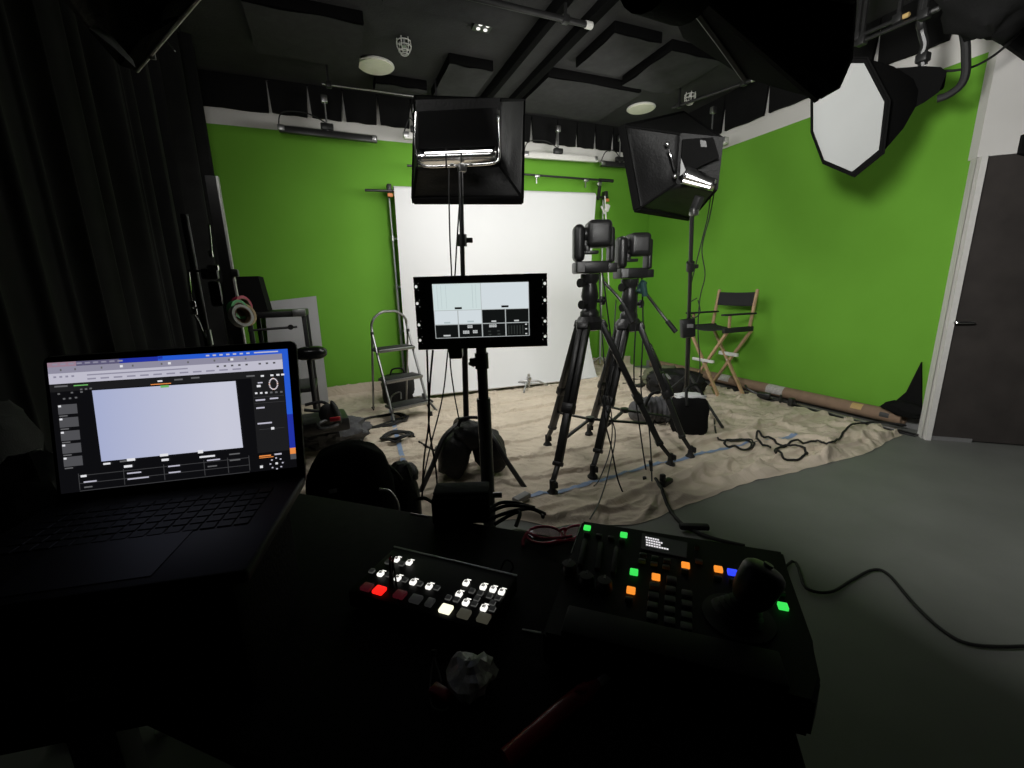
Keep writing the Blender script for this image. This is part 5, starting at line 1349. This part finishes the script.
mr = nt.nodes.new('ShaderNodeMapRange'); mr.inputs['From Min'].default_value = -LW * .33; mr.inputs['From Max'].default_value = LW * .16; L(sx_.outputs['X'], mr.inputs['Value'])
rp = nt.nodes.new('ShaderNodeValToRGB'); rp.color_ramp.elements[0].color = (.38, .42, .62, 1); rp.color_ramp.elements[1].color = (.56, .57, .68, 1); L(mr.outputs['Result'], rp.inputs['Fac'])
L(rp.outputs['Color'], bs.inputs['Emission Color']); bs.inputs['Emission Strength'].default_value = 1.
# lower read-outs
for (u, v, w) in ((.02, .90, 0),): pass
for (u, v, w, h) in ((.19, .80, .03, .014), (.26, .795, .028, .012), (.29, .785, .035, .02), (.275, .835, .035, .018), (.43, .775, .035, .02), (.435, .815, .03, .018), (.59, .775, .022, .026), (.595, .825, .065, .014), (.09, .875, .025, .016)): lw('u_white' if h > .013 else 'u_dim', u, v, w, h)
for v in (.845, .905, .962): lr_('u_line', .08, v + .03, .80, v + .035, 2)
for u in (.08, .27, .44, .61, .71, .80): lr_('u_line', u, .86, u + .003, .985, 2)
for (u, v, w) in ((.10, .925, .055), (.10, .965, .035), (.285, .895, .06), (.285, .94, .09), (.46, .875, .05), (.46, .925, .05), (.625, .86, .055), (.625, .91, .04), (.72, .83, .045), (.72, .88, .045)): lw('u_dim' if w < .05 else 'u_tool', u, v, w, .010)
# right-hand column
lr_('u_panel', .84, .20, .974, .85, 1)
for u in (.88, .92, .945, .965): lw('u_white', u, .205, .013, .014)
lw('u_tool', .865, .262, .02, .010); lw('u_white', .86, .285, .016, .018)
for k in range(20):
    a = 2 * PI * k / 20; u, v = .93 + .017 * math.cos(a), .285 + .045 * math.sin(a)
    lr_('u_pink' if k % 5 else 'u_orange', u - .003, v - .005, u + .003, v + .005, 4)
    lr_('u_white', u - .0025, v - .0035, u + .0025, v + .0035, 5)
for k in range(6): lw('u_white' if k < 3 else 'u_dim', .85 + k * .021, .345 + .001 * k, .010, .014)
lr_('u_line', .845, .385, .97, .388, 2); lr_('u_line', .845, .435, .97, .438, 2)
for (u, v, w) in ((.85, .405, .04), (.91, .40, .035), (.85, .47, .035), (.85, .60, .06)): lw('u_tool', u, v, w, .012)
lr_('u_line', .855, .655, .96, .658, 2); lw('u_white', .905, .645, .013, .020)
lw('u_orange', .845, .872, .05, .010); lw('u_orange', .845, .888, .06, .006); lw('u_tool', .91, .868, .03, .012)
lw('u_white', .845, .955, .012, .02)
for k in range(8):
    a = 2 * PI * k / 8; lw('u_tool', .915 + .026 * math.cos(a) - .003, .95 + .045 * math.sin(a) * 1.0 - .005, .007, .010)
lw('u_white', .911, .942, .010, .016)
o = obj('screen', sc, t, smooth=0, label='lit display of a web page with dark control panels')
obj('preview_image', B(imgm).mesh([pq(0, 0), pq(1, 0), pq(1, 1), pq(0, 1)], [(0, 1, 2, 3)]), o, smooth=0, label='plain pale bluish picture')

# ------------------------------------------------------------------ video switcher
M['console'] = mat('matt_black_console', (.005, .005, .005), .6, spec=.2, noise_amt=.1, nscale=40)
def local_dev(c0, c1, c2, z):
    a, b_, c_ = PZ(*c0, z), PZ(*c1, z), PZ(*c2, z); x = (b_ - a); w = x.length; x.normalize(); y = V((-x.y, x.x, 0)); dp = abs((c_ - a).dot(y))
    return a, x, y, w, dp
zS = ZT + .034
A_, ax_, ay_, w_, dp_ = local_dev((394, 547), (517, 576), (352, 590), zS)
dp_ = max(dp_, .115); RS = Matrix((ax_, ay_, V((0, 0, 1)))).transposed()
cS = A_ + ax_ * w_ / 2 - ay_ * dp_ / 2
t = thing('video_switcher', (cS.x, cS.y, ZT), 'small black video switcher with glowing white keys and one red key', 'video switcher', math.atan2(ax_.y, ax_.x))
obj('body', B('console').box((cS.x, cS.y, ZT + .018), (w_, dp_ * 1.06, .032), RS, .006), t)
obj('back_ridge', B('alu').beam(A_ + V((0, 0, .001)), A_ + ax_ * w_ + V((0, 0, .001)), .002, .002), t, label='bright rear edge')
for k in range(5): obj('port', B('blackmetal').box(A_ + ax_ * (w_ * (.12 + .19 * k)) + ay_ * .006 + V((0, 0, -.012)), (.02, .012, .012), RS, .002), t)
M['k_white'] = emat('key_lit_white', (1, .98, .92), 1.15); M['k_red'] = emat('key_lit_red', (1, .012, .008), 1.5); M['k_dimred'] = emat('key_dim_red', (.030, .003, .005), 1.); M['k_cream'] = emat('key_lit_cream', (1, .97, .72), 1.25)
M['k_dimcream'] = emat('key_dim_cream', (.040, .038, .028), 1.); M['k_off'] = emat('key_unlit_grey', (.012, .012, .012), 1.); M['k_faint'] = emat('key_faint_outline', (.07, .07, .065), 1.)
def skey(px, py, w, d_, m, lb=None, glyph=False):
    c_ = PZ(px, py, zS + .003); b_ = B(m).box(c_, (w, d_, .006), RS, .0018, 2)
    o = obj('key', b_, t, label=lb)
    if glyph:
        g_ = B('key')
        z = V((0, 0, .0034))
        for (du, dv, ww, hh) in ((0, .0016, .0042, .0008), (0, -.0016, .0042, .0008), (-.0021, 0, .0008, .0036), (.0021, 0, .0008, .0036), (0, 0, .0020, .0008)):
            g_.box(c_ + ax_ * du + ay_ * dv + z, (ww, hh, .0006), RS)
        obj('glyph', g_, o)
    return o
for (px, py) in ((396.5, 559.6), (409.2, 562.6), (380.6, 573.8), (397.7, 578.2), (413.1, 582.1), (429, 586.5), (466.1, 583), (483.2, 587), (493, 589.4), (501.6, 591.9), (459, 594.3), (465.8, 602.6), (483.9, 608)):
    skey(px, py, .0098, .0098, 'k_white', 'glowing white key', True)
    c_ = PZ(px, py, zS + .0005) + ay_ * .0088 + ax_ * .001
    obj('key_mark', B('k_white').box(c_, (.0075, .0016, .0006), RS), t)
for (px, py) in ((388, 562), (402, 564), (372, 571), (389, 575), (405, 580), (420, 584), (472, 591), (480.3, 593.3), (489.6, 596), (498, 598), (477, 598.7), (474.5, 604), (456.5, 599.7), (448.5, 597.7), (492.5, 603), (492.5, 609), (437, 588)):
    o = skey(px, py, .0092, .0092, 'k_off')
    c_ = PZ(px, py, zS + .0064); obj('outline', B('k_faint').box(c_ - ay_ * .004, (.0085, .0012, .0006), RS).box(c_ + ax_ * .004, (.0012, .007, .0006), RS), o)
for (px, py, m, lb) in ((379.4, 590.2, 'k_red', 'bright red lit key'), (367.2, 587, 'k_dimred', 'dim red key'), (400, 594.5, 'k_dimred', 'dim red key'), (416, 599, 'k_off', None), (430, 602.4, 'k_off', None), (446, 609, 'k_cream', 'big glowing cream-white key'), (464.2, 613.8, 'k_dimcream', 'dim cream key'), (483.7, 618, 'k_dimcream', 'dim cream key')):
    skey(px, py, .0185 if px != 430 else .012, .0155, m, lb)
# thin dark wires standing in front of the red key
wv = B('gloss')
D_ = .80
for pts in ([(387, 608), (389, 596), (390, 580), (390, 560), (391, 556)], [(393, 612), (393, 596), (392, 580), (393, 562), (394, 557)], [(390, 606), (396, 590), (395, 575), (392, 561)]):
    wv.tube([PD(x, y, D_ - .012 * i) for i, (x, y) in enumerate(pts)], .0016, 6)
wv.tube([PZ(386, 609, ZT + .004), PZ(395, 612, ZT + .004), PZ(399, 604, ZT + .02), PZ(398, 600, ZT + .04)], .0018, 6)
solo('earphone_lead', wv, 'tangle of thin shiny black wire standing before the red switcher key', 'wire')

# ------------------------------------------------------------------ camera controller with joystick
zC = ZT + .055
A_, ax_, ay_, w_, dp_ = local_dev((582, 520), (790, 552), (543, 632), zC)
RS = Matrix((ax_, ay_, V((0, 0, 1)))).transposed(); dp_ = .292
t = thing('camera_controller', (A_ + ax_ * w_ / 2 - ay_ * dp_ / 2) * 1 + V((0, 0, ZT - zC)), 'big black camera control desk with joystick and green, orange and blue lit keys', 'camera controller', math.atan2(ax_.y, ax_.x))
def CL(u, d_, z=0.): return A_ + ax_ * u - ay_ * d_ + V((0, 0, z))
bd = B('console')
ol = [CL(0, 0), CL(w_ - .010, 0), CL(w_ - .018, .10), CL(w_ - .022, .20), CL(w_ - .030, .26), CL(w_ - .045, dp_ + .002), CL(.0, dp_)]
bd.prism([p + V((0, 0, -.050)) for p in ol], V((0, 0, .050)))
bmesh.ops.bevel(bd.bm, geom=[e for e in bd.bm.edges], offset=.004, segments=2, affect='EDGES')
obj('housing', bd, t)
obj('palm_rest', B('console').box(CL(w_ / 2 - .022, dp_ - .03, .003), (w_ - .09, .05, .008), RS, .003), t)
obj('side_edge', B('rimgrey').beam(CL(.001, .0, .0006), CL(.001, .11, .0006), .0012, .0012), t, label='thin bright left edge')
def cp(px, py, z=0.): return PZ(px, py, zC + z)
M['c_green'] = emat('key_lit_green', (.045, .80, .10), 1.); M['c_orange'] = emat('key_lit_orange', (1, .30, .03), 1.); M['c_blue'] = emat('key_lit_blue', (.03, .06, 1.0), 1.15)
M['c_off'] = mat('grey_rubber_key', (.16, .16, .16), .6, noise_amt=.1); M['c_lcd'] = emat('lcd_dark', (.0035, .0035, .0038), 1.); M['c_txt'] = emat('lcd_text', (.8, .78, .8), 1.)
def ckey(px, py, m, lb=None, w=.0105, d_=.0085):
    return obj('key', B(m).box(cp(px, py, .003), (w, d_, .006), RS, .0014, 2), t, label=lb)
for (x, y) in ((587.2, 527.8), (623.8, 534.9), (634, 572), (783, 606.3)): ckey(x, y, 'c_green', 'glowing green key', .0125, .0115)
for (x, y) in ((656, 577), (631, 590.3), (685.6, 565.3), (718.4, 569.2)): ckey(x, y, 'c_orange', 'glowing orange key', .0125, .0115)
ckey(732.5, 572.4, 'c_blue', 'glowing blue key', .0145, .0115)
for (x, y) in ((643, 555), (655, 558), (667, 561), (642, 561), (654, 564), (666, 567), (685, 571), (699, 561.5), (718, 578), (733, 581), (587, 534), (599, 536), (611, 538), (622, 541), (629, 599.5), (781, 593)): ckey(x, y, 'c_off', None, .011, .007)
for (x, y) in ((671.5, 580), (654.6, 586), (670.5, 590), (687, 594), (653.5, 596), (670, 600), (686.7, 604.5), (652.5, 606), (669.7, 610.5), (686.5, 616), (652, 617), (669.5, 621.5), (686.3, 627)): ckey(x, y, 'c_off', None, .0145, .0125)
lc = B('c_lcd').prism([cp(x, y, .0012) for x, y in ((642, 533.5), (687.4, 543.2), (686.4, 558), (641, 549))], V((0, 0, .0012)))
lo = obj('display', lc, t, smooth=0, label='dark strip display with white text')
rows = [((645.5, 537), 14, 6), ((646, 539.5), 17, 7), ((646, 542), 15, 6), ((646, 544.4), 23, 9)]
tx = B('c_txt')
for ((x0, y0), w, n) in rows:
    for k in range(n):
        xa = x0 + w * k / n; y_ = y0 + (xa - x0) * .21 - .6
        wd = w / n * .78
        tx.mesh([cp(xa, y_, .003), cp(xa + wd, y_ + wd * .21, .003), cp(xa + wd, y_ + wd * .21 + 1.5, .003), cp(xa, y_ + 1.5, .003)], [(0, 1, 2, 3)])
obj('text', tx, lo, smooth=0)
for (x, y) in ((569, 572), (586, 584), (604, 589)):
    c_ = cp(x, y); o = obj('rotary_knob', B('blackmetal').lathe([(.0, 0), (.0125, 0), (.012, .012), (.010, .016), (.0, .0165)], c_, None, 22), t)
    obj('pointer', B('midgrey').box(c_ + V((0, 0, .0168)) + ay_ * .006, (.003, .008, .001), RS), o)
for (x0, y0, x1_, y1_) in ((585, 540, 580, 566), (601, 543, 597, 570), (617, 548, 613, 574)):
    o = obj('rocker', B('rubber').beam(cp(x0, y0, .004), cp(x1_, y1_, .004), .009, .008, .003), t)
o = obj('toggle_switch', B('alu').cyl(cp(697, 548), cp(697, 548, .02), .003, 10, .004), t)
# joystick
jb = cp(738, 618); jt = PD(757, 563, (cp(757, 575) - EYE).length - .095)
jt = jb + V((.035, .03, .085)); 
jp = PP(766, 566, jb, (EYE - jb).normalized()); jdir = (PP(768, 566, jb, (EYE - jb).normalized()) - jb)
jtop = jb + jdir * .92 + (EYE - jb).normalized() * .03
bel = B('rubber'); jd = (jtop - jb).normalized(); RJ = jd.to_track_quat('Z', 'Y').to_matrix()
prof = [(.036, 0)]
for k in range(5): prof += [(.034 - .004 * k, .004 + .006 * k), (.028 - .004 * k, .007 + .006 * k)]
bel.lathe([(.045, -.004), (.045, .003), (.036, .004)], jb, None, 30); bel.lathe(prof, jb, RJ, 28)
o = obj('joystick_bellows', bel, t)
jl = (jtop - jb).length
obj('joystick', B('plastic').lathe([(.014, .03), (.020, jl * .34), (.025, jl * .48), (.027, jl * .7), (.027, jl * .88), (.025, jl * .95), (.020, jl * 1.0), (.011, jl * 1.03), (.0, jl * 1.04)], jb, RJ, 28), t)
obj('joystick_button', B('midgrey').lathe([(.006, 0), (.006, .003), (.0, .0035)], jtop + jd * (jl * .042), RJ, 12), t)

# ------------------------------------------------------------------ small things on the desk
def onT(px, py, dz=0.): return PZ(px, py, ZT + dz)
t = thing('reading_glasses', onT(552, 536), 'pair of crimson plastic glasses lying on the desk beside the controller', 'glasses')
def loop(cx, cy, rx, ry, dz, k0=0, k1=28, n=28, tilt_=-.1):
    return [onT(cx + rx * math.cos(2 * PI * k / n), cy + ry * math.sin(2 * PI * k / n) + tilt_ * 0, dz) for k in range(k0, k1 + 1)]
fr = B('pink').tube(loop(544, 535, 17.5, 8.5, .008), .0030, 8, smooth=False).tube(loop(579, 533, 15, 7.5, .008), .0030, 8, smooth=False).tube([onT(560, 530, .010), onT(564, 528.5, .012), onT(567, 530, .010)], .003, 8)
obj('frame', fr, t)
obj('temple', B('pink').tube([onT(527, 533, .012), onT(523, 541, .006), onT(523, 546, .004)], .0032, 8).tube([onT(527, 532, .012), onT(545, 538.5, .02), onT(572, 536, .02)], .003, 8), t)
obj('temple', B('pink').tube([onT(593, 530, .012), onT(570, 540, .006), onT(545, 544, .004)], .0032, 8), t)
for (cx, cy, rx, ry) in ((544, 535, 17, 8), (579, 533, 14.5, 7)):
    M['lens'] = M.get('lens') or mat('clear_lens', (.9, .7, .75), .02, trans=1.0)
    obj('lens', B('lens').prism(loop(cx, cy, rx, ry, .0075)[:-1], V((0, 0, .0012))), t)
# crumpled clear wrapper
wc = onT(473, 690)
wr = B('film').blob((wc.x, wc.y, ZT + .024), (.060, .058, .042), 15, .55, freq=1.9, flat=.9, seg=(16, 10))
solo('plastic_wrapper', wr, 'crumpled clear plastic wrapper lying on the desk in front of the switcher', 'wrapper', smooth=12)
wb_ = B('midgrey').tube([onT(434, 652, .02), onT(431, 675, .01), onT(430, 697, .006), onT(434, 708, .005), onT(446, 710, .005), onT(448, 702, .005)], .0011, 6).tube([onT(434, 653, .02), onT(436, 664, .015), onT(439, 672, .010), onT(441, 682, .006)], .0011, 6)
t = thing('binder_clip', onT(438, 690), 'small clip of bent grey wire left of the crumpled wrapper', 'clip')
obj('wire', wb_, t); obj('head', B('blackmetal').cyl(onT(434, 650, .024), onT(434, 656, .018), .004, 10), t)
obj('body', B('red').box(onT(441, 694, .006), (.016, .03, .012), Matrix.Rotation(.6, 3, 'Z'), .003), t, label='dark red body')
# stick lighter
a, b_, c_, d_ = onT(505, 760, .012), onT(572, 702, .014), onT(598, 684, .014), onT(622, 663, .014)
t = thing('stick_lighter', b_ - V((0, 0, .012)), 'dark red stick lighter with a metal tip, its shine painted white, lying on the desk near us', 'lighter')
obj('handle', B('red').tube([a, a.lerp(b_, .5) , b_, b_.lerp(c_, .6)], .0105, 14).tube([b_.lerp(c_, .4), c_], [.0105, .006], 12), t)
obj('metal_tip', B('white').cyl(c_.lerp(b_, .03), d_, .0052, 14), t, label='metal tube tip with its highlight painted white')  # white plastic stands in for the highlight on the metal
obj('trigger', B('red').blob(b_.lerp(c_, .35) + V((0, 0, .010)), (.02, .012, .010), 2, .05, seg=(12, 8)), t)
t = solo('bright_strip', B('tapewhite').beam(onT(522, 629.5, .002), onT(541, 633, .002), .003, .002), 'thin bright sliver of tape on the desk left of the controller corner', 'tape strip')
# black box and cables on the far side of the desk
bp0, bp1 = onT(432, 527), onT(490, 525)
xx = (bp1 - bp0); bw_ = xx.length; xx.normalize(); yy = V((-xx.y, xx.x, 0)); RB = Matrix((xx, yy, V((0, 0, 1)))).transposed()
t = thing('desk_box', (bp0 + bp1) / 2 + yy * .03, 'plain black box on the far edge of the desk behind the switcher', 'box', math.atan2(xx.y, xx.x))
hgt = PP(430, 501, bp0, -yy).z - ZT
obj('case', B('fabric').box((bp0 + bp1) / 2 + yy * .035 + V((0, 0, max(.02, hgt) / 2)), (bw_, .06, max(.02, hgt)), RB, .006), t)
obj('top_flap', B('grey').box((bp0 + bp1) / 2 + yy * .05 + V((0, 0, max(.02, hgt) + .003)), (bw_ * .97, .05, .005), RB, .002), t)
for i, (pts, lb) in enumerate((([(490, 512), (505, 506), (522, 506), (540, 512), (543, 517)], 'black cable arching from the desk box towards the glasses, upper strand'),
                 ([(488, 520), (503, 514), (518, 510), (532, 509), (545, 514)], 'black cable from the desk box, middle strand'),
                 ([(486, 512), (500, 503), (516, 503), (535, 508)], 'black cable from the desk box, highest strand'),
                 ([(495, 524), (512, 514), (520, 513), (516, 526)], 'black cable from the desk box, lowest strand'),
                 ([(415, 500), (424, 498), (432, 502)], 'black cable running left from the desk box'))):
    solo('desk_cable', B('rubber').tube([onT(x, y, .012 + .010 * (k % 3) * .5) for k, (x, y) in enumerate(pts)], .0042, 8), lb, 'cable')
for (x, y, lb) in ((497, 495, 'short pale metal stub behind the desk box'), (525, 497, 'pale grey bar end on the cloth behind the desk')):
    c_ = onT(x, y, .01) if x < 500 else PZ(522, 497, .06)
    if x < 500: solo('metal_stub', B('alu').cyl(c_ - xx * .01, c_ + xx * .012, .007, 12), lb, 'fitting')
    else: solo('grey_bar', B('midgrey').beam(PZ(515, 501, .05), PZ(528, 494, .05), .05, .03, .006), lb, 'bar')
for (pa, pb_, lb) in (((411, 514), (428, 517), 'thin bright metal rod on the desk left of the black box'),):
    solo('metal_rod', B('chrome').cyl(onT(*pa, .005), onT(*pb_, .005), .003, 8), lb, 'rod')
solo('desk_wire_loop', B('gloss').tube([onT(500, 571, .006), onT(505, 561, .016), onT(511, 562, .018), onT(513, 568, .010), onT(509, 574, .004)], .0016, 6), 'little loop of black wire at the right rear corner of the switcher', 'wire')

# draped chair and backpack beyond the desk
cy_ = 1.95
tp = PY(346, 443, cy_); lf_, rt_ = PY(305, 480, cy_), PY(394, 490, cy_)
wch = rt_.x - lf_.x; cxm = (rt_.x + lf_.x) / 2
t = thing('draped_chair', (cxm, cy_, 0), 'low office chair covered by a black jacket, beyond the desk beside the laptop', 'chair')
bz = tp.z
bs_ = B('duvet'); bs_.blob((cxm, cy_, bz - .30), (wch * 1.02, .28, .60), 4, .06, power=.72, seg=(36, 24))
obj('backrest', bs_, t)
obj('seat', B('canvas').blob((cxm, cy_ + .25, bz - .42), (wch * .95, .46, .12), 2, .04, power=.6), t)
obj('column', B('blackmetal').cyl((cxm, cy_ + .2, .08), (cxm, cy_ + .2, bz - .46), .028, 14), t)
for k in range(5):
    a = k * 2 * PI / 5 + .3; e = V((cxm + .28 * math.cos(a), cy_ + .2 + .28 * math.sin(a), .06))
    lg = obj('leg', B('blackmetal').beam((cxm, cy_ + .2, .10), e, .035, .03, .006), t); obj('caster', B('rubber').cyl(e + V((-.012, 0, -.028)), e + V((.012, 0, -.028)), .028, 12), lg)
ar = lambda x, y: PY(x, y, cy_ - .25)
obj('armrest', B('chrome').tube([ar(379, 489), ar(389, 491), ar(396, 499), ar(399, 510), ar(398, 522)], .006, 10), t, label='curved chrome arm')
obj('tag', B('midgrey').box(ar(333, 491), (.03, .006, .018), None, .003), t, label='small greyish tag')
p = PY(402, 490, 2.05)
t = thing('backpack', (p.x, 2.1, .02), 'dark rounded backpack right of the draped chair', 'bag')
obj('body', B('nylon').blob((p.x + .01, 2.1, p.z - .16), (.17, .24, .58), 6, .08, power=.75), t)
obj('top_roll', B('nylon').blob(PY(402, 474, 2.12), (.16, .2, .10), 9, .1, power=.8), t)
obj('strap', B('nylon').tube([PY(386, 465, 1.95), PY(395, 472, 1.95), PY(401, 480, 1.97)], .012, 8), t)

# bits under the desk at the lower left
solo('pale_rod', B('midgrey').cyl(PZ(86, 710, .03), PZ(77, 733, .03), .008, 8), 'short pale rod on the floor under the desk at lower left', 'rod')
solo('pale_plug', B('tapewhite').beam(PZ(155, 733, .02), PZ(174, 725, .02), .03, .02, .006), 'small pale plug on the floor beside the desk leg', 'plug')
cable([PZ(60, 739, .01), PZ(85, 742, .01), PZ(112, 740, .01), PZ(140, 744, .01)], 'black cable crossing the floor by the desk leg at lower left', r=.007, on=False)
cable([PZ(250, 775, .01), PZ(258, 755, .01), PZ(268, 748, .01), PZ(285, 742, .01)], 'short black cable on the floor under the desk front', r=.006, on=False)

# ------------------------------------------------------------------ world
w = bpy.data.worlds.new('studio_dark'); S.world = w; w.use_nodes = True
w.node_tree.nodes['Background'].inputs['Color'].default_value = (.0, .0, .0, 1)
w.node_tree.nodes['Background'].inputs['Strength'].default_value = 0
